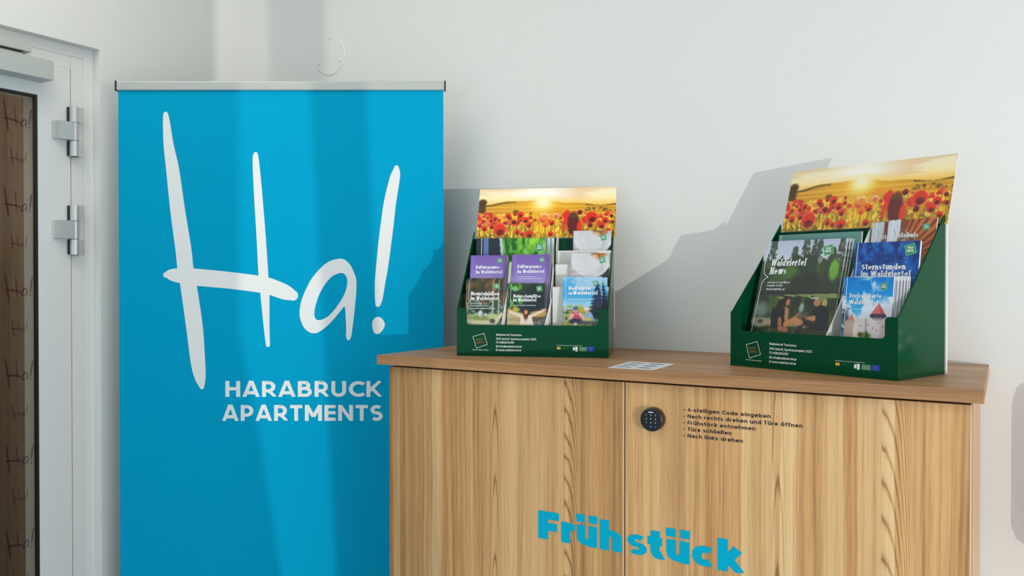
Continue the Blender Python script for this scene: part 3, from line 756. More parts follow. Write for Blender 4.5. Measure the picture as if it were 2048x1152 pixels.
def poppies():
    c = Canvas(400, 150, asp=.397 / .152, seed=4)
    c.grad([(0, (246, 228, 190)), (.10, (250, 236, 200)), (.22, (255, 232, 172)), (.31, (253, 205, 110)), (.40, (235, 170, 50)), (.5, (215, 140, 30)), (1, (175, 130, 20))])
    n = c.noise(3, 9); c.mix(np.clip((n - .5) * 3, 0, .5) * (c.y < .3), (226, 180, 130))
    c.ell(.48, .14, .17, .22, (255, 251, 242), .9, 1.2)
    # hills, fields
    h1 = .295 - .05 * np.sin(c.x * 6.3 - .9) + .012 * np.sin(c.x * 23)
    c.mix((c.y > h1) * .9, (206, 142, 32))
    c.mix(((c.y > h1) & (c.y < h1 + .045) & ((c.x < .28) | (c.x > .78))) * .75, (96, 74, 16))
    for y0, y1, col in ((.36, .40, (236, 184, 60)), (.40, .43, (205, 140, 30)), (.43, .47, (238, 178, 58))): c.mix(((c.y > y0) & (c.y < y1)) * .6, col)
    c.box(0, .055, .26, .49, (64, 46, 12), .95, .02); c.ell(.03, .27, .03, .06, (64, 46, 12), .9, .5)
    c.ell(.28, .47, .022, .035, (60, 40, 18), .9, .4)
    c.ell(.56, .44, .07, .05, (214, 120, 10), .8, .6)
    c.specks(26, .76, 1, .40, .47, .004, .010, [(92, 70, 18), (120, 90, 22)], .7)
    # meadow
    gm = np.clip((c.y - .49) / .04, 0, 1); st = c.noise(90, 5); n2 = c.noise(40, 14)
    c.mix(gm * .9, (196, 134, 22)); c.mix(gm * np.clip((st - .46) * 7, 0, .95), (255, 200, 40)); c.mix(gm * np.clip((n2 - .5) * 7, 0, .85) * np.clip((c.y - .56) * 3, 0, 1), (104, 92, 12)); st2 = c.noise(120, 4, 2); c.mix(gm * np.clip((.44 - st2) * 7, 0, .8) * np.clip((c.y - .58) * 3, 0, 1), (120, 96, 10)); c.mix(gm * np.clip((c.noise(110, 30, 2) - .6) * 8, 0, .8), (255, 226, 110))
    c.mix(gm * (np.abs(c.x - .5) < .2) * .35 * np.exp(-((c.x - .48) / .13) ** 2), (255, 190, 30))
    c.ell(.475, .36, .20, .13, (255, 190, 40), .7, 1.5); c.ell(.475, .34, .07, .12, (255, 236, 130), .95, 1.4); c.ell(.475, .27, .05, .09, (255, 248, 222), .9, 1.6)
    R = c.r
    for i in range(120):                                              # the far carpet of poppies
        y = .50 + .22 * R.rand(); x = R.rand() ** 1.2; r = .006 + .010 * R.rand() + (y - .5) * .03
        if .40 < x < .66 and R.rand() < .75: continue
        c.ell(x, y, r, r * c.asp * .9, ((205, 38, 24), (225, 70, 40), (176, 24, 20), (236, 110, 70))[R.randint(4)], .9, .5)
        if R.rand() < .45: c.ell(x + r * .3, y + r * c.asp * .4, r * .5, r * c.asp * .4, (90, 18, 24), .8, .6)
    for x, y, r, k in ((.17, .83, .047, 1), (.11, .76, .022, 1), (.055, .80, .022, 1), (.02, .74, .018, 1), (.30, .88, .020, 1), (.335, .92, .016, 1), (.385, .92, .030, 1), (.38, .74, .021, 1), (.315, .53, .024, 1), (.225, .55, .020, 1), (.13, .60, .018, 1), (.10, .64, .016, 1), (.27, .68, .018, 2), (.355, .64, .024, 1), (.48, .62, .030, 3), (.50, .74, .022, 3), (.545, .70, .022, 1), (.525, .66, .018, 3), (.54, .92, .020, 1), (.57, .56, .022, 4), (.83, .60, .042, 1), (.90, .76, .026, 1), (.925, .66, .024, 1), (.745, .50, .018, 2), (.97, .58, .013, 2), (.98, .70, .012, 2), (.82, .76, .018, 2), (.95, .86, .018, 1), (.64, .55, .022, 1)):
        col, dk = {1: ((222, 40, 18), (84, 14, 26)), 2: ((120, 22, 26), (52, 14, 22)), 3: ((232, 112, 24), (196, 66, 14)), 4: ((238, 150, 80), (210, 80, 40))}[k]
        c.line([(x, y), (x - .004, min(1, y + .4))], .0022, (150, 130, 40), .6)
        c.ell(x, y, r * 1.12, r * c.asp * 1.05, (250, 150, 80), .55, .35); c.ell(x, y, r, r * c.asp * .95, col, .97, .25); c.ell(x + r * .08, y + r * c.asp * .45, r * .55, r * c.asp * .5, dk, .9, .6)
    c.ell(.495, .575, .032, .07, (255, 222, 190), .5, .3); c.ell(.495, .60, .026, .06, (230, 120, 50), .8, .4)
    c.ell(.575, .56, .022, .05, (252, 210, 180), .6, .4); c.ell(.575, .575, .016, .035, (214, 90, 50), .8, .4)
    c.ell(.655, .60, .026, .15, (222, 40, 20), .95, .3); c.ell(.70, .72, .042, .23, (88, 18, 30), .97, .3); c.ell(.745, .80, .020, .12, (225, 50, 24), .9, .4); c.ell(.635, .78, .018, .10, (214, 56, 24), .8, .5); c.ell(.70, .56, .03, .05, (96, 70, 30), .7, .6)
    return c
POP = poppies()

def rack(F, label, wtop, ua, ub, contents):
    k = thing('brochure_rack', F(0.2, 0.1, 0), label, 'brochure rack', 'green brochure racks on the cabinet')
    t = 0.003
    o = [(0, 0), (.4, 0), (.4, .126)] + [(.381 + .008 * cos(a), .118 + .008 * sin(a)) for a in (pi / 2, pi * .67, pi * .83, pi)] + [(.365 + .008 * cos(a), .090 + .008 * sin(a)) for a in (0, -pi * .17, -pi * .33, -pi / 2)] \
        + [(.035 + .008 * cos(a), .090 + .008 * sin(a)) for a in (-pi / 2, -pi * .67, -pi * .83, -pi)] + [(.019 + .008 * cos(a), .118 + .008 * sin(a)) for a in (0, pi * .17, pi * .33, pi / 2)] + [(0, .126)]
    m = MB(); m.prism([F(u, 0, w) for u, w in o], F.v * t); fp = obj('front_panel', m, M['green'], k)
    for u in (0, .4 - t):
        m = MB(); m.prism([F(u, v, w) for v, w in ((t, 0), (t, .1255), (.10, .228), (.199, .338), (.199, 0))], F.u * t); obj('side_panel', m, M['green'], k)
    m = MB(); m.prism([F(u, .199, w) for u, w in ((.003, 0), (.397, 0), (.397, .3175), (.003, .3175))], F.v * .003); obj('back_panel', m, M['green'], k)
    if F is BR:
        m = MB(); m.prism([F(u, .2025, w) for u, w in ((.001, 0), (.4015, 0), (.4015, .338), (.001, .318))], F.v * .0065); obj('rear_board', m, M['board'], k)
    m = MB(); m.box(t, .4 - t, t, .199, 0, t, O=F.O, ux=F.u, uy=F.v); obj('base_panel', m, M['green'], k)
    # header with the poppy field
    b = F(ua, .1965, .319); tp = F(ua, .246, wtop); uy = (tp - b).normalized(); H = (tp - b).length; n = F.u.cross(uy)
    m = MB(); m.prism([b - n * .003 + F.u * 0, b - n * .003 + F.u * (ub - ua), tp - n * .003 + F.u * (ub - ua), tp - n * .003], n * .0024); hd = obj('header_card', m, M['board'], k)
    tag(picture('poppy_print', POP, tp, F.u, uy, hd, (ub - ua, H)), 'sunset over a field of red poppies')
    contents(F, k)
    # printing on the front
    Fn = -F.v
    def P(mb, polys, u, w, mi=0, off=.0004): put(mb, polys, F(u, 0, w), F.u, F.z, Fn, off, mi)
    m = MB()
    for s, w, fit in (('Waldviertel Tourismus', .0538, .0685), ('3910 Zwettl, Sparkassenplatz 1/2/2', .0431, .1063), ('(T) 02822/54109', .0338, .048), ('(E) info@waldviertel.at', .0235, .0687), ('(I) www.waldviertel.at', .0139, .0675)):
        P(m, text_polys(s, .0052, w=17, fit=fit), .106, w)
    P(m, text_polys('Wo wir sind, ist oben.', .0026, w=17, fit=.043), .0434, .0148)
    P(m, text_polys('Mit Unterstützung von Bund, Land und Europäischer Union', .0017, w=16, fit=.066), .266, .0300)
    obj('address_lettering', m, M['white'], fp)
    m = MB(); q = [(.044, .0506), (.0735, .0595), (.0828, .0306), (.0533, .0203)]
    for i in range(4):
        a, b2 = Vector(q[i]), Vector(q[(i + 1) % 4]); d = (b2 - a).normalized() * .0005; nn = Vector((-d.y, d.x))
        P(m, [[tuple(a - d - nn), tuple(b2 + d - nn), tuple(b2 + d + nn), tuple(a - d + nn)]], 0, 0)
    e1 = (Vector(q[1]) - Vector(q[0])).normalized(); 
    ux2 = F.u * e1.x + F.z * e1.y * .35; uz2 = F.z - F.u * .12
    put(m, text_polys('WALD', .0055, w=20, fit=.019), F(.0525, 0, .0400), ux2, uz2, Fn, .0004, 1); put(m, text_polys('VIERTEL', .0052, w=20, fit=.022), F(.0530, 0, .0320), ux2, uz2, Fn, .0004, 1)
    obj('square_emblem', m, [M['white'], M['gold']], fp)
    m = MB()
    P(m, [[(a, b3) for a, b3 in p] for p in rect(.267, .2712, .0205, .0268) + rect(.2720, .2762, .0205, .0268)], 0, 0, 0)
    P(m, text_polys('BUNDESLAND', .002, w=18, fit=.022), .281, .0255, 1); P(m, text_polys('NIEDER', .002, w=18, fit=.015), .281, .0215, 1)
    P(m, [[(.308 + a, .0155 + b3) for a, b3 in p] for p in ([(0, .003), (.005, .002), (.006, .010), (.001, .0115)], [(.0068, 0), (.0125, .0005), (.0125, .0120), (.0068, .0125)])], 0, 0, 2)
    P(m, rect(.3245, .3440, .0165, .0275), 0, 0, 3)
    P(m, rect(.3450, .3635, .0160, .0280), 0, 0, 4)
    for i in range(12):
        a = 2 * pi * i / 12; P(m, rect(-.0004, .0004, -.0004, .0004), .35425 + .0034 * cos(a), .0220 + .0034 * sin(a), 5, .0006)
    for r in range(3): P(m, rect(.3252, .3432, .0180 + r * .0030, .0185 + r * .0030), 0, 0, 5, .0006)
    obj('funding_marks', m, [M['yellow'], M['darkgreen'], M['white'], M['teal'], M['eu'], M['yellow']], fp)
    return k

def emblem(mb, B, cx, cy, hd, tilt=-14):
    mb = mb.em
    """tilted green square with a pale rim and two small words"""
    def sq(r, o): return [[(cx + r * cos(radians(45 + 90 * i - tilt)), cy + r * sin(radians(45 + 90 * i - tilt)) + o) for i in range(4)]]
    B(mb, sq(hd, 0), 1, .0005); B(mb, sq(hd * .87, 0), 2, .0006)
    for s, y in (('WALD', .08), ('VIERTEL', -.36)):
        wd = hd * (.78 if s == 'WALD' else .98)
        B(mb, [[(a + cx - wd / 2, b + cy + y * hd) for a, b in p] for p in text_polys(s, hd * .34, w=24, fit=wd)], 0, .0008)

def brochure(F, name, label, group, u0, wid, base, top, thk, cv, draw=None, tilt_u=0.0, cat='brochure'):
    """cover leaning from base (v, w) to top (v, w); draw(B, W, H) adds the lettering in metres from the top left corner"""
    b = F(u0, base[0], base[1]); tp = F(u0 + tilt_u, top[0], top[1]); uy = (tp - b).normalized(); H = (tp - b).length; ux = (F.u - uy * F.u.dot(uy)).normalized(); n = ux.cross(uy)
    r = thing(name, b, label, cat, group)
    mb = MB(); mb.prism([b, b + ux * wid, tp + ux * wid, tp], -n * thk); obj('pages', mb, M['paper'], r)
    c = picture('front_cover', cv, tp + n * .0004, ux, uy, r, (wid, H))
    if draw:
        mb = MB()
        def B(mb_, polys, mi=0, off=.0004): put(mb_, polys, tp + n * .0004, ux, uy, n, off, mi)
        mb.em = MB(); draw(mb, B, wid, H); ms = [M['white'], M['mint'], M['emblem'], M['paper']]
        if mb.f: obj('lettering', mb, ms, c)
        if mb.em.f: obj('tilted_square_emblem', mb.em, ms, c)
    return r
def T(mb, B, s, x, y, cap, fit=None, w=26, style='serif', slant=0.0, mi=0):
    B(mb, [[(a + x, b - y) for a, b in p] for p in text_polys(s, cap, w=w, style=style, fit=fit, slant=slant)], mi)
def bubble(mb, B, pts, wd=.0007):
    """the thin white outline with a speech notch"""
    B(mb, stroke_quads([(a, -b) for a, b in pts], False, lambda d: wd))
    mb_pts = None
def tiny(mb, B, rows, cap=.0018):
    for x, y, wd in rows: B(mb, [[(a, b) for a, b in p] for k in range(int(wd / .0062)) for p in rect(x + k * .0062, x + k * .0062 + .0050, -y, -y + cap * .72)])

# ---- covers
def cv_mountain():
    c = Canvas(84, 150, asp=.104 / .2, seed=11); n = c.noise(7, 12, 4)
    c.grad([(0, (72, 62, 44)), (.25, (66, 62, 46)), (.42, (60, 84, 72)), (.6, (92, 130, 104)), (1, (120, 134, 96))]); c.mix(np.clip((n - .5) * 4, 0, .8) * (c.y < .34), (118, 88, 54)); c.mix(np.clip((.42 - n) * 6, 0, .8), (34, 38, 30))
    n3 = c.noise(22, 30); c.mix(np.clip((n3 - .56) * 7, 0, .7) * (c.y > .28) * (c.y < .52), (150, 200, 180))
    for x, w_ in ((.72, .022), (.87, .016)): c.box(x - w_, x + w_, 0, .47, (168, 138, 118), .8, .02); c.box(x - w_, x + w_, .25, .48, (190, 205, 190), .5, .02)
    c.ell(.05, .30, .08, .2, (140, 116, 84), .5, .8)
    c.ell(.3, .56, .5, .09, (176, 178, 130), .95, .3); c.ell(.3, .60, .45, .07, (214, 208, 176), .8, .6); c.ell(.45, .52, .28, .035, (104, 128, 54), .7, .7); c.ell(.75, .50, .18, .035, (186, 196, 140), .9, .4)
    c.poly([(.62, .62), (.95, .44), (.99, .47), (.80, .62)], (206, 196, 164)); c.ell(.72, .56, .07, .03, (52, 56, 40), .8, .5)
    c.ell(.40, .46, .055, .040, (214, 216, 222), .95, .4); c.ell(.42, .485, .03, .03, (170, 178, 170), .9, .4); c.ell(.54, .475, .05, .018, (190, 210, 200), .8, .5)
    return c
def cv_nature():
    c = Canvas(84, 150, asp=.102 / .19, seed=12); n = c.noise(9, 15, 4)
    c.grad([(0, (40, 70, 40)), (.2, (36, 52, 50)), (.5, (38, 50, 52)), (1, (70, 80, 70))]); c.mix(np.clip((n - .45) * 5, 0, .9) * np.clip((.62 - c.x) * 4, 0, 1) * (c.y < .36), (86, 156, 44)); c.ell(.2, .08, .08, .03, (150, 190, 140), .7, .6); c.ell(.72, .2, .28, .2, (30, 42, 48), .85, .5)
    c.ell(.18, .37, .16, .035, (190, 180, 70), .9, .4); c.ell(.12, .35, .06, .02, (70, 60, 30), .7, .6)
    for x, y, rx, ry, col in ((.2, .45, .26, .05, (196, 178, 138)), (.18, .51, .25, .035, (176, 156, 112)), (.2, .57, .3, .04, (198, 180, 134)), (.82, .43, .22, .045, (190, 150, 80)), (.86, .50, .2, .03, (88, 74, 50)), (.8, .57, .2, .04, (96, 108, 108))): c.ell(x, y, rx, ry, col, .95, .3)
    c.specks(60, .6, 1, .48, .62, .006, .02, [(150, 165, 170), (50, 56, 54), (190, 190, 180)], .8)
    c.line([(.08, .40), (.35, .455), (.5, .48), (.66, .455), (.97, .375)], .035, (222, 204, 184)); c.poly([(.36, .45), (.64, .45), (.72, .60), (.66, .68), (.34, .68), (.36, .56)], (226, 212, 194)); c.ell(.03, .39, .05, .018, (214, 150, 120), .9, .4); c.ell(.95, .375, .06, .018, (222, 160, 126), .9, .4)
    c.ell(.5, .44, .062, .075, (92, 40, 24), .97, .3); c.ell(.5, .405, .042, .032, (222, 148, 108), .97, .3); c.ell(.5, .51, .02, .03, (214, 160, 128), .6, .6); c.line([(.45, .49), (.5, .545), (.55, .49)], .008, (176, 156, 136), .8); c.ell(.5, .62, .26, .03, (206, 170, 146), .9, .5)
    return c
def cv_bike():
    c = Canvas(84, 150, asp=.104 / .2, seed=13)
    c.grad([(0, (120, 184, 222)), (.1, (70, 164, 216)), (.25, (60, 160, 214)), (.36, (150, 200, 226)), (.46, (176, 190, 170)), (1, (120, 120, 60))]); n = c.noise(4, 8); c.mix(np.clip((n - .45) * 4, 0, .8) * (c.y < .16), (176, 200, 226))
    t = c.noise(14, 26, 4); c.mix(np.clip((t - .40) * 6, 0, 1) * (c.y > .36) * (c.y < .75) * np.clip((c.y - .34) * 8 + (c.x < .55) * .3, 0, 1), (140, 148, 48)); c.mix(np.clip((.45 - t) * 6, 0, 1) * (c.y > .42), (62, 72, 40)); c.ell(.42, .42, .14, .05, (176, 164, 40), .8, .5); c.ell(.8, .5, .12, .06, (96, 116, 64), .85, .4)
    for k in range(10):
        y = .10 + k * .045; w_ = .06 + .028 * k; c.poly([(.88, y - .05), (.88 + w_, y + .03), (.88 - w_, y + .03)], (28, 44, 74), .92)
    c.ell(.90, .40, .14, .09, (44, 50, 66), .9, .4)
    y0_ = c.y; c.y = (y0_ - .385) / .80 + .41
    c.ell(.36, .56, .14, .09, (178, 66, 104), .97, .3); c.line([(.26, .54), (.20, .62), (.36, .66)], .045, (224, 170, 150)); c.line([(.45, .52), (.56, .60), (.64, .63)], .04, (224, 170, 150)); c.ell(.34, .47, .07, .034, (206, 150, 130), .97, .3); c.ell(.34, .435, .075, .03, (60, 104, 160), .97, .3); c.ell(.36, .52, .05, .02, (214, 130, 160), .7, .5)
    c.ell(.34, .64, .17, .045, (38, 44, 70), .95, .4); c.ell(.66, .56, .11, .07, (140, 168, 200), .97, .3); c.line([(.72, .54), (.80, .62)], .04, (150, 180, 210)); c.ell(.62, .47, .06, .03, (200, 150, 130), .97, .3); c.ell(.62, .445, .075, .022, (222, 206, 206), .97, .3); c.ell(.66, .60, .07, .03, (186, 186, 80), .9, .4); c.ell(.58, .66, .2, .03, (60, 66, 90), .8, .5)
    c.ell(.34, .69, .05, .03, (220, 196, 176), .9, .4); c.y = y0_
    return c
def cv_culture():
    c = Canvas(24, 48, asp=.105 / .2); c.grad([(0, (116, 88, 170)), (.2, (128, 106, 184)), (.4, (170, 162, 214)), (1, (196, 190, 226))])
    d = np.clip((np.hypot(c.x - .15, (c.y - .2) * 1.9) - .72) * 30, 0, 1); c.mix(d * .55, (112, 78, 140)); return c
def cv_dish():
    c = Canvas(84, 110, asp=.105 / .2, seed=14); c.grad([(0, (196, 198, 204)), (.3, (206, 208, 214)), (1, (190, 192, 200))]); n = c.noise(5, 4); c.mix(np.clip((n - .5) * 3, 0, .5), (168, 174, 188)); c.box(.52, .62, .08, .3, (168, 176, 190), .6, .2)
    c.ell(.42, .02, .40, .27, (214, 214, 218), .55, .05); c.ell(.72, .0, .2, .07, (168, 108, 60), .95, .5); c.ell(.66, .02, .1, .05, (150, 84, 36), .9, .6); c.ell(.62, .05, .08, .03, (232, 214, 206), .7, .7)
    e = np.abs(np.hypot((c.x - .52) / .5, (c.y - .02) / .265) - 1); c.mix(np.clip(1 - e / .025, 0, 1) * (c.y > .1) * .9, (240, 240, 242))
    out = np.hypot((c.x - .52) / .55, (c.y - .02) / .29) > 1; c.mix(out * (c.x > .55) * (c.y > .17) * .95, (34, 44, 58)); c.mix(out * (c.x < .3) * .5, (186, 168, 176)); c.ell(.06, .23, .1, .02, (176, 140, 140), .6, .6)
    return c
def cv_forest():
    c = Canvas(130, 60, asp=.222 / .1, seed=15); n = c.noise(18, 8, 4); c.a[:] = (96, 168, 44); c.mix(np.clip((n - .52) * 6, 0, 1), (160, 212, 60)); c.mix(np.clip((.46 - n) * 7, 0, 1), (34, 92, 34)); n2 = c.noise(14, 7, 3); c.mix(np.clip((n2 - .5) * 5, 0, .9) * (c.x > .62), (150, 196, 170))
    c.mix(np.clip((c.x - .84) * 9, 0, .85), (206, 214, 220))
    for x in (.90, .955): c.line([(x, 0), (x + .01, 1)], .007, (70, 84, 80), .8); c.ell(x, .2, .03, .12, (96, 130, 110), .5, .8)
    c.poly([(0, 0), (.32, 0), (.40, .85), (.38, 1), (0, 1)], (38, 44, 54)); c.poly([(.10, 0), (.16, 0), (.17, .6), (.12, 1), (.09, 1)], (92, 120, 170)); c.poly([(.30, 0), (.335, 0), (.405, .9), (.395, .95)], (176, 200, 222)); c.poly([(.20, .45), (.30, .7), (.33, .4), (.34, 1), (.27, 1)], (86, 170, 30)); c.ell(.60, .42, .026, .08, (210, 222, 236), .95, .5); c.ell(.55, .8, .12, .2, (70, 130, 50), .5, .8)
    return c
def cv_news():
    c = Canvas(160, 200, asp=.21 / .287, seed=16, vis=.74); c.grad([(0, (176, 188, 214)), (.2, (200, 206, 222)), (.34, (44, 62, 44)), (.55, (32, 44, 48)), (.575, (40, 52, 46)), (1, (44, 58, 32))])
    n = c.noise(12, 14, 4)
    for x, y0, w_, h_ in ((.12, -.02, .065, .26), (.40, .085, .05, .2), (.53, .0, .07, .3), (.63, -.02, .035, .3), (.695, -.01, .045, .28), (.86, .10, .06, .2), (.95, -.02, .05, .3)):
        for k in range(110):
            t_ = c.r.rand(); c.ell(x + w_ * (.35 + .65 * t_) * (c.r.rand() * 2 - 1), y0 + h_ * t_, .006 + .014 * c.r.rand(), .008 + .012 * c.r.rand(), ((58, 78, 66), (74, 92, 78), (44, 62, 50))[c.r.randint(3)], .85, .5)
    c.mix(np.clip(((c.y - .185 - .05 * np.sin(c.x * 7 + 1)) + (n - .5) * .16) * 40, 0, 1) * (c.y < .56), (40, 58, 42)); c.mix(np.clip((n - .52) * 6, 0, .8) * (c.y > .24) * (c.y < .47), (66, 98, 48))
    c.ell(.38, .36, .10, .07, (76, 128, 52), .75, .7); c.ell(.25, .4, .10, .05, (60, 100, 50), .6, .7); c.ell(.9, .33, .055, .11, (112, 178, 58), .9, .5); c.ell(.78, .28, .06, .05, (44, 66, 40), .9, .5); c.ell(.6, .44, .18, .1, (30, 42, 40), .8, .6); c.ell(.72, .22, .03, .04, (176, 190, 196), .6, .6)
    c.box(0, 1, .545, .60, (30, 42, 46), .7, .03)
    c.poly([(.3, .600), (.98, .575), (.99, .625), (.5, .615)], (150, 172, 100), .85)
    n2 = c.noise(20, 8); c.mix((c.y > .6) * np.clip((n2 - .5) * 4, 0, .6), (86, 112, 44)); c.mix((c.y > .6) * np.clip((.42 - c.noise(14, 5)) * 6, 0, .8), (28, 40, 30))
    c.ell(.10, .76, .09, .08, (150, 170, 170), .6, .9); c.ell(.6, .73, .03, .05, (170, 190, 190), .8, .6); c.ell(.42, .80, .03, .03, (160, 190, 170), .7, .7)
    c.box(0, .24, .845, .90, (132, 132, 108), .9, .02); c.ell(.11, .90, .10, .05, (146, 142, 118), .95, .3); c.ell(.12, .885, .03, .02, (52, 54, 48), .9, .5); c.box(.18, .86, .865, .93, (160, 144, 110), .9, .02)
    y0_ = c.y; c.y = (y0_ - .57) / 1.16 + .57
    c.poly([(.24, .72), (.32, .69), (.42, .74), (.44, .9), (.26, .9)], (24, 28, 34)); c.ell(.38, .645, .055, .045, (26, 28, 30), .98, .3); c.poly([(.30, .64), (.36, .66), (.35, .75), (.28, .76)], (26, 28, 30)); c.ell(.425, .66, .025, .032, (186, 120, 80), .95, .4); c.poly([(.40, .70), (.45, .72), (.46, .82), (.42, .83)], (180, 122, 86)); c.line([(.36, .82), (.38, .90), (.46, .91)], .022, (170, 104, 76)); c.line([(.44, .86), (.55, .81), (.66, .86)], .026, (196, 132, 86)); c.ell(.33, .62, .04, .012, (180, 190, 120), .6, .6)
    c.ell(.775, .655, .04, .035, (200, 132, 92), .97, .3); c.ell(.86, .66, .03, .04, (190, 176, 96), .9, .4); c.poly([(.75, .70), (.86, .68), (.93, .73), (.95, .90), (.74, .90), (.70, .78)], (22, 28, 40)); c.line([(.76, .80), (.66, .82), (.58, .78)], .028, (200, 134, 92)); c.ell(.62, .785, .06, .03, (88, 76, 64), .8, .6); c.line([(.78, .86), (.64, .83), (.60, .93)], .030, (30, 34, 44)); c.ell(.60, .84, .05, .03, (206, 140, 96), .9, .4); c.ell(.80, .615, .058, .030, (140, 136, 96), .97, .25); c.poly([(.68, .615), (.78, .605), (.78, .63), (.70, .628)], (190, 186, 150)); c.y = y0_
    return c
def cv_teal():
    c = Canvas(30, 20, (104, 152, 148), asp=2); n = c.noise(6, 5); c.mix(n * .25, (80, 132, 130)); return c
def cv_stars():
    c = Canvas(110, 100, asp=.148 / .2, seed=18); c.grad([(0, (10, 58, 132)), (.3, (14, 82, 172)), (1, (18, 96, 190))]); n = c.noise(14, 12, 4); c.mix(np.clip((n - .5) * 4, 0, .7), (40, 120, 206)); c.mix(np.clip((.44 - n) * 5, 0, .8), (8, 38, 96)); c.ell(.5, .18, .16, .06, (12, 44, 110), .7, .8); c.specks(160, 0, 1, 0, 1, .003, .008, [(120, 180, 235), (70, 150, 225), (170, 215, 250)], .7); return c
def cv_barrel():
    c = Canvas(90, 80, asp=.106 / .16, seed=19); n = c.noise(12, 10, 4); c.a[:] = (134, 104, 88); c.mix(np.clip((n - .5) * 5, 0, .9), (178, 156, 140)); c.mix(np.clip((.44 - n) * 6, 0, .9), (86, 58, 46))
    th = np.arctan2((c.y - .55) / c.asp, c.x - .2); rr = np.hypot(c.x - .2, (c.y - .55) / c.asp); rim = np.clip((rr - .62) * 40, 0, 1) * np.clip((c.x - .25) * 6, 0, 1); c.mix(rim, (196, 106, 60)); c.mix(rim * np.clip(np.sin(th * 46) * 2, 0, 1) * .75, (96, 40, 22)); c.ell(.05, .05, .4, .1, (110, 40, 26), .7, .9); c.ell(.85, .75, .1, .12, (206, 116, 60), .7, .7)
    c.poly([(.0, .02), (.26, .0), (.27, .12), (.22, .26), (.2, .5), (0, .5)], (206, 212, 224)); c.line([(0, .28), (.1, .4), (.2, .5)], .006, (120, 140, 170)); c.line([(.05, .05), (.25, .24)], .006, (150, 165, 190)); c.line([(.1, 0), (.09, .5)], .012, (226, 230, 238)); return c
def cv_castle():
    c = Canvas(96, 150, asp=.106 / .2, seed=20); c.grad([(0, (0, 118, 206)), (.3, (40, 160, 222)), (.46, (110, 198, 232)), (1, (150, 210, 235))]); n = c.noise(6, 9, 4)
    c.mix(np.clip((n - .46) * 7, 0, 1) * np.clip(1.1 - np.abs(c.x - .62 + c.y * .8) * 3.2, 0, 1), (206, 222, 238)); c.mix(np.clip((n - .40) * 6, 0, 1) * (c.y > .20) * (c.y < .55), (214, 224, 238)); c.ell(.86, .42, .18, .2, (222, 222, 232), .9, .5)
    c.ell(.08, .5, .08, .16, (34, 62, 84), .85, .7); c.specks(40, 0, .16, .3, .75, .01, .03, [(28, 56, 76), (60, 90, 110), (190, 205, 220)], .8)
    c.poly([(.12, .455), (.21, .375), (.27, .455)], (212, 128, 116)); c.box(.08, .30, .455, .75, (188, 160, 148), .97); c.box(.28, .62, .425, .75, (222, 206, 204), .98); c.box(.25, .34, .475, .70, (228, 216, 204), .9); c.box(.49, .52, .42, .60, (120, 104, 104), .5, .03); c.box(.54, .90, .42, .75, (226, 212, 214), .99); c.box(.78, .91, .44, .75, (200, 172, 168), .7, .06)
    c.ell(.735, .395, .165, .032, (70, 62, 76), .98, .15); c.poly([(.735, .262), (.87, .372), (.60, .372)], (216, 110, 106)); c.poly([(.735, .262), (.87, .372), (.78, .376)], (190, 84, 84)); c.ell(.735, .428, .12, .018, (170, 150, 158), .7, .3)
    for x, y in ((.64, .52), (.75, .465), (.72, .54), (.84, .50), (.40, .50), (.55, .49)): c.ell(x, y, .012, .008, (96, 80, 84), .9, .5)
    c.ell(.50, .60, .12, .035, (106, 134, 50), .95, .4); c.ell(.40, .59, .05, .025, (120, 66, 50), .9, .5); c.poly([(.48, .66), (.52, .53), (.56, .58), (.6, .66)], (56, 74, 36), .8)
    return c
def cv_plain():
    c = Canvas(40, 40, (216, 216, 222), asp=.5, seed=21); c.box(.86, .92, .05, .62, (60, 120, 190), .9, .02); c.box(.955, .97, .05, .9, (90, 92, 108), .8, .01); c.box(.80, .81, .05, .8, (150, 150, 160), .8, .01); return c

# ---- contents of the left rack
def fill_left(F, k):
    t = .003
    def step(v, w, wl):
        o = ((t + .0005, t), (.3965, t), (.3965, w), (.2485, w), (.2485, wl), (t + .0005, wl))
        mb = MB(); mb.prism([F(a_, v, b_) for a_, b_ in o], F.v * .002); return obj('tier_panel', mb, M['board'], k)
    step(.050, .1815, .075); step(.106, .242, .13); step(.146, .2805, .16)
    mb = MB(); mb.box(t + .0005, .4 - t - .0005, .0525, .1055, .052, .054, O=F.O, ux=F.u, uy=F.v); mb.box(t + .0005, .4 - t - .0005, .1485, .198, .106, .108, O=F.O, ux=F.u, uy=F.v); obj('tier_floor', mb, M['board'], k)
    def divider(ub, ut, prof):
        """prof (v, w) outline, u shifts from ub at w .08 to ut at the top"""
        wt = max(w for v, w in prof); mb = MB(); mb.prism([F(ub + (ut - ub) * max(0, w - .08) / (wt - .08), v, w) for v, w in prof], F.u * .0022); return obj('divider', mb, M['board'], k)
    divider(.1165, .1285, ((.010, .004), (.016, .08), (.049, .185), (.049, .004)))
    divider(.1255, .1285, ((.0525, .055), (.0525, .195), (.076, .248), (.104, .25), (.104, .055)))
    divider(.231, .2445, ((.010, .004), (.018, .08), (.049, .150), (.049, .004)))
    divider(.2405, .2425, ((.0525, .055), (.0525, .158), (.104, .236), (.104, .055)))
    divider(.2435, .2445, ((.149, .109), (.149, .292), (.164, .3165), (.194, .325), (.194, .109)))
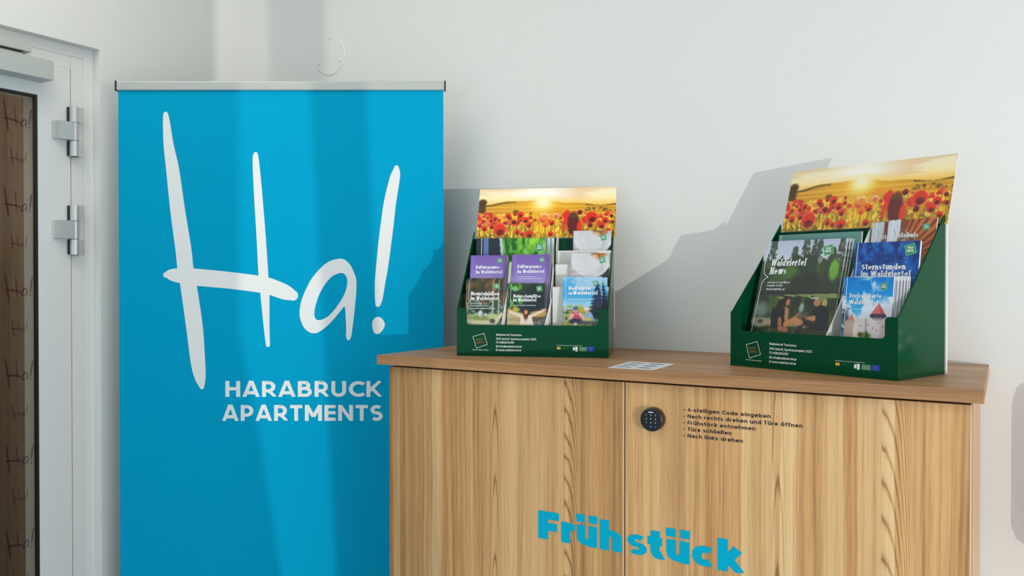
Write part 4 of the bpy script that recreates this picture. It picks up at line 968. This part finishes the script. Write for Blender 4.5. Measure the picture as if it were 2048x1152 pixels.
def brochures_left():
    F = BL; G1 = 'slim brochures in the left rack'
    def d_m(mb, B, W, H):
        T(mb, B, 'Mountainbiken', .0142, .0432, .0098, .077); T(mb, B, 'im Waldviertel', .0136, .0556, .0098, .076)
        bubble(mb, B, [(.0098, .0), (.0082, .030), (.0072, .046), (.0085, .0535), (.0136, .0580), (.0075, .064), (.0050, .074), (.0048, .12)]); tiny(mb, B, [(.0142, .0655, .034), (.0142, .0715, .05), (.0142, .079, .07)]); emblem(mb, B, .0845, -.0185, .0100)
    a = brochure(F, 'mountain_biking_brochure', 'slim brochure with mossy forest rocks cover, front row left of the left rack', G1, .0165, .1035, (.012, .004), (.040, .2012), .003, cv_mountain(), d_m)
    dup(a, F.u * .0030 + F.v * .0052 + F.z * .0030, 'slim brochure showing only its pale edges behind the forest rocks copy')
    def d_n(mb, B, W, H):
        T(mb, B, 'Naturschauplätze', .0163, .0372, .0082, .073); T(mb, B, 'im Waldviertel', .0163, .0478, .0086, .061); T(mb, B, 'WALDVIERTEL.AT/NATUR', .0163, .0592, .0024, .060, w=18, style='sans')
        bubble(mb, B, [(.0095, 0), (.0085, .030), (.0080, .042), (.0095, .048), (.0142, .0525), (.0085, .058), (.0062, .066), (.0050, .12)]); emblem(mb, B, .085, -.0135, .0100)
    a = brochure(F, 'nature_brochure', 'slim dark green brochure with a woman spreading her arms, front row middle', G1, .1300, .1015, (.012, .004), (.040, .1900), .003, cv_nature(), d_n)
    dup(a, F.u * .0026 + F.v * .0052 + F.z * .0010, 'slim brochure mostly hidden behind the copy with the spread arms')
    def d_b(mb, B, W, H):
        T(mb, B, 'Radfahren', .0165, .0350, .0098, .0560); T(mb, B, 'im', .0165, .0473, .0070, .0090); T(mb, B, 'Waldviertel', .0275, .0473, .0098, .0635)
        bubble(mb, B, [(.0070, 0), (.0072, .038), (.0085, .046), (.0118, .0505), (.0072, .056), (.0070, .066), (.0070, .13)]); tiny(mb, B, [(.0165, .0605, .072), (.062, .069, .014)]); emblem(mb, B, .0858, -.0170, .0090)
    a = brochure(F, 'cycling_brochure', 'slim blue-sky brochure with two cyclists, front row right', G1, .2772, .1030, (.012, .004), (.040, .2083), .003, cv_bike(), d_b)
    dup(a, F.u * .0128 + F.v * .0056 - F.z * .0022, 'slim blue brochure shifted right behind the copy with two cyclists')
    def d_k(mb, B, W, H):
        T(mb, B, 'Kulturgenuss', .0158, .0372, .0090, .0665); T(mb, B, 'im Waldviertel', .0158, .0505, .0090, .0735); tiny(mb, B, [(.0158, .0615, .05), (.0158, .0665, .07)], .0015)
        bubble(mb, B, [(.0080, 0), (.0080, .044), (.0095, .05), (.0130, .054), (.008, .06)], .0003); emblem(mb, B, .0826, -.0150, .0088)
    brochure(F, 'culture_brochure', 'purple slim brochure in the second row above the forest rocks brochure', G1, .0155, .1035, (.0645, .0545), (.095, .2673), .004, cv_culture(), d_k)
    brochure(F, 'culture_brochure', 'purple slim brochure in the second row above the spread-arms brochure', G1, .1312, .1055, (.0645, .0545), (.095, .2687), .004, cv_culture(), d_k)
    def d_g(mb, B, W, H):
        T(mb, B, 'Kulinarik Guide', .0166, .0412, .0066, .0580, w=18, mi=3); T(mb, B, 'Waldviertel', .0166, .0505, .0066, .0440, w=18, mi=3)
        bubble(mb, B, [(.0075, 0), (.0075, .040), (.0090, .050), (.0125, .056), (.018, .061)], .0009); emblem(mb, B, .0838, -.0190, .0112)
    brochure(F, 'culinary_brochure', 'grey slim brochure at the top right, reaching over the poppy picture', G1, .2905, .1045, (.151, .109), (.166, .3357), .004, cv_dish(), d_g)
    brochure(F, 'culinary_brochure', 'grey slim brochure in the second row behind the cyclists brochure', G1, .2925, .1025, (.0645, .0545), (.095, .2715), .004, cv_dish(), d_g)
    def d_f(mb, B, W, H):
        B(mb, [[(a, b) for a, b in p] for p in rect(.0150, .0166, -.1, 0)]); emblem(mb, B, .181, -.026, .0150)
    brochure(F, 'hiking_magazine', 'wide magazine with bright green leaves in the back row under the poppy picture', 'wide magazines in the racks', .0150, .2225, (.152, .109), (.166, .3172), .005, cv_forest(), d_f, cat='magazine')

# ---- contents of the right rack
def fill_right(F, k):
    t = .003
    mb = MB(); mb.prism([F(.2385, v, w) for v, w in ((.008, .004), (.010, .082), (.040, .118), (.185, .311), (.196, .318), (.196, .004))], F.u * .0025); obj('divider', mb, M['board'], k)
    mb = MB(); mb.box(.2425, .396, .066, .068, t, .160, O=F.O, ux=F.u, uy=F.v); mb.box(.2425, .396, .136, .138, t, .235, O=F.O, ux=F.u, uy=F.v); obj('tier_panel', mb, M['board'], k)
    mb = MB(); mb.box(.2425, .396, .0685, .1355, .070, .072, O=F.O, ux=F.u, uy=F.v); mb.box(.2425, .396, .1385, .198, .150, .152, O=F.O, ux=F.u, uy=F.v); obj('tier_floor', mb, M['board'], k)
def brochures_right():
    F = BR; G2 = 'brochures in the right rack'; G3 = 'wide magazines in the racks'
    def d_news(mb, B, W, H):
        T(mb, B, 'Waldviertel', .0255, .0630, .0172, .0910, slant=.08); T(mb, B, 'News', .0255, .0835, .0172, .0440, slant=.08)
        T(mb, B, 'echt, pur & unverfälscht', .0250, .1055, .0044, .060, w=18, style='sans'); T(mb, B, 'Ausgabe 1 | 2025', .0250, .1130, .0044, .0415, w=18, style='sans'); T(mb, B, 'WALDVIERTEL.AT', .0250, .1225, .0044, .0495, w=18, style='sans')
        bubble(mb, B, [(.0092, 0), (.0102, .038), (.0078, .062), (.0088, .074), (.0130, .084), (.0235, .090), (.0140, .096), (.0095, .106), (.0075, .14), (.0060, .24)], .0014); emblem(mb, B, .168, -.0265, .0165)
    a = brochure(F, 'news_magazine', 'wide magazine with two people sitting by a forest lake, front of the right rack', G3, .0185, .2100, (.024, .004), (.115, .2925), .003, cv_news(), d_news, cat='magazine')
    dup(a, F.u * .0042 + F.v * .0050 - F.z * .0006, 'lake magazine with only its right edge showing behind the front copy')
    dup(a, F.u * .0080 + F.v * .0100 - F.z * .0010, 'lake magazine with a sliver of its right edge showing, rearmost of three')
    def d_teal(mb, B, W, H):
        B(mb, rect(.007, .0082, -.1, 0)); emblem(mb, B, .181, -.026, .0160)
    brochure(F, 'travel_magazine', 'wide teal magazine showing a narrow strip behind the lake magazine', G3, .0195, .2140, (.130, .004), (.165, .3095), .004, cv_teal(), d_teal, cat='magazine')
    def d_st(mb, B, W, H):
        T(mb, B, 'Sternstunden', .0178, .0600, .0122, .0960); T(mb, B, 'im Waldviertel', .0176, .0748, .0122, .1075); B(mb, rect(.0046, .0060, -.2, 0)); emblem(mb, B, .121, -.0180, .0155)
    brochure(F, 'stargazing_brochure', 'dark blue starry brochure in the middle row of the right rack', G2, .2535, .1405, (.070, .0725), (.105, .2808), .005, cv_stars(), d_st)
    def d_e(mb, B, W, H):
        T(mb, B, 'Erlebnis', .0200, .0405, .0100, .0480); emblem(mb, B, .0840, -.0190, .0100)
    brochure(F, 'experience_brochure', 'brown brochure in the back row, nearer the rack side', G2, .2900, .1050, (.1395, .1525), (.176, .3315), .003, cv_barrel(), d_e)
    brochure(F, 'experience_brochure', 'brown brochure in the back row, partly hidden by its twin', G2, .2470, .1050, (.1500, .1525), (.188, .3295), .003, cv_barrel(), d_e)
    def d_c(mb, B, W, H):
        T(mb, B, 'Freizeitkarte', .0150, .0432, .0090, .0690); T(mb, B, 'Waldviertel', .0145, .0570, .0090, .0630); B(mb, rect(.0064, .0074, -.2, 0)); tiny(mb, B, [(.026, .068, .026)], .0014); emblem(mb, B, .0880, -.0190, .0100)
    brochure(F, 'leisure_map', 'folded map with a red-roofed castle tower, front right of the right rack', G2, .2655, .1075, (.012, .004), (.037, .2055), .003, cv_castle(), d_c, cat='map')
    a = brochure(F, 'leisure_map', 'white folded map edge fanned out right behind the castle map, first of the fan', G2, .2745, .1050, (.016, .004), (.042, .2060), .0022, cv_plain(), None, cat='map')
    for i, (du, dv, dz, s) in enumerate(((.0050, .0044, .0005, 'second'), (.0090, .0088, .0015, 'third'), (.0130, .0132, .0010, 'fourth'), (.0150, .0176, .0005, 'rearmost'))):
        dup(a, F.u * du + F.v * dv + F.z * dz, 'white folded map edge fanned out right behind the castle map, %s of the fan' % s)

rack(BL, 'green brochure rack with slim brochures, left on the cabinet', .4645, .0075, .404, fill_left)
rack(BR, 'green brochure rack with a lake magazine, right on the cabinet', .4720, .0060, .406, fill_right)
brochures_left(); brochures_right()

# ------------------------------------------------------------------ fire extinguisher, added unseen right of the frame to redden the wall
EX, EY, EZ = 2.662, -0.079, 0.87
ex = thing('added_extinguisher', (EX, EY, EZ), 'added red fire extinguisher, unseen on the wall right of the cabinet', 'fire extinguisher')
m = MB(); m.lathe((EX, EY, EZ), (0, 0, 1), [(0, 0), (0.05, 0), (0.068, 0.02), (0.075, 0.05), (0.075, 0.33), (0.068, 0.37), (0.045, 0.40), (0.028, 0.415), (0, 0.415)], 48); obj('cylinder', m, M['red'], ex, smooth=True)
m = MB(); m.lathe((EX, EY, EZ + .415), (0, 0, 1), [(0, 0), (0.026, 0), (0.026, 0.035), (0.014, 0.05), (0, 0.05)], 24); m.box(EX - .012, EX + .02, EY - .04, EY + .01, EZ + .455, EZ + .467); m.box(EX - .012, EX + .02, EY - .04, EY + .01, EZ + .485, EZ + .497); m.box(EX - .01, EX + .01, EY - .01, EY + .01, EZ + .455, EZ + .49); obj('valve', m, M['black'], ex)
m = MB(); m.tube([(EX + .015, EY - .01, EZ + .43), (EX + .06, EY - .03, EZ + .41), (EX + .09, EY - .02, EZ + .32), (EX + .09, EY - .01, EZ + .12), (EX + .085, EY - .01, EZ + .04)], 0.011); obj('hose', m, M['black'], ex)
m = MB(); m.box(EX - .02, EX + .02, EY + .05, -0.0005, EZ + .1, EZ + .34); obj('bracket', m, M['grey'], ex)
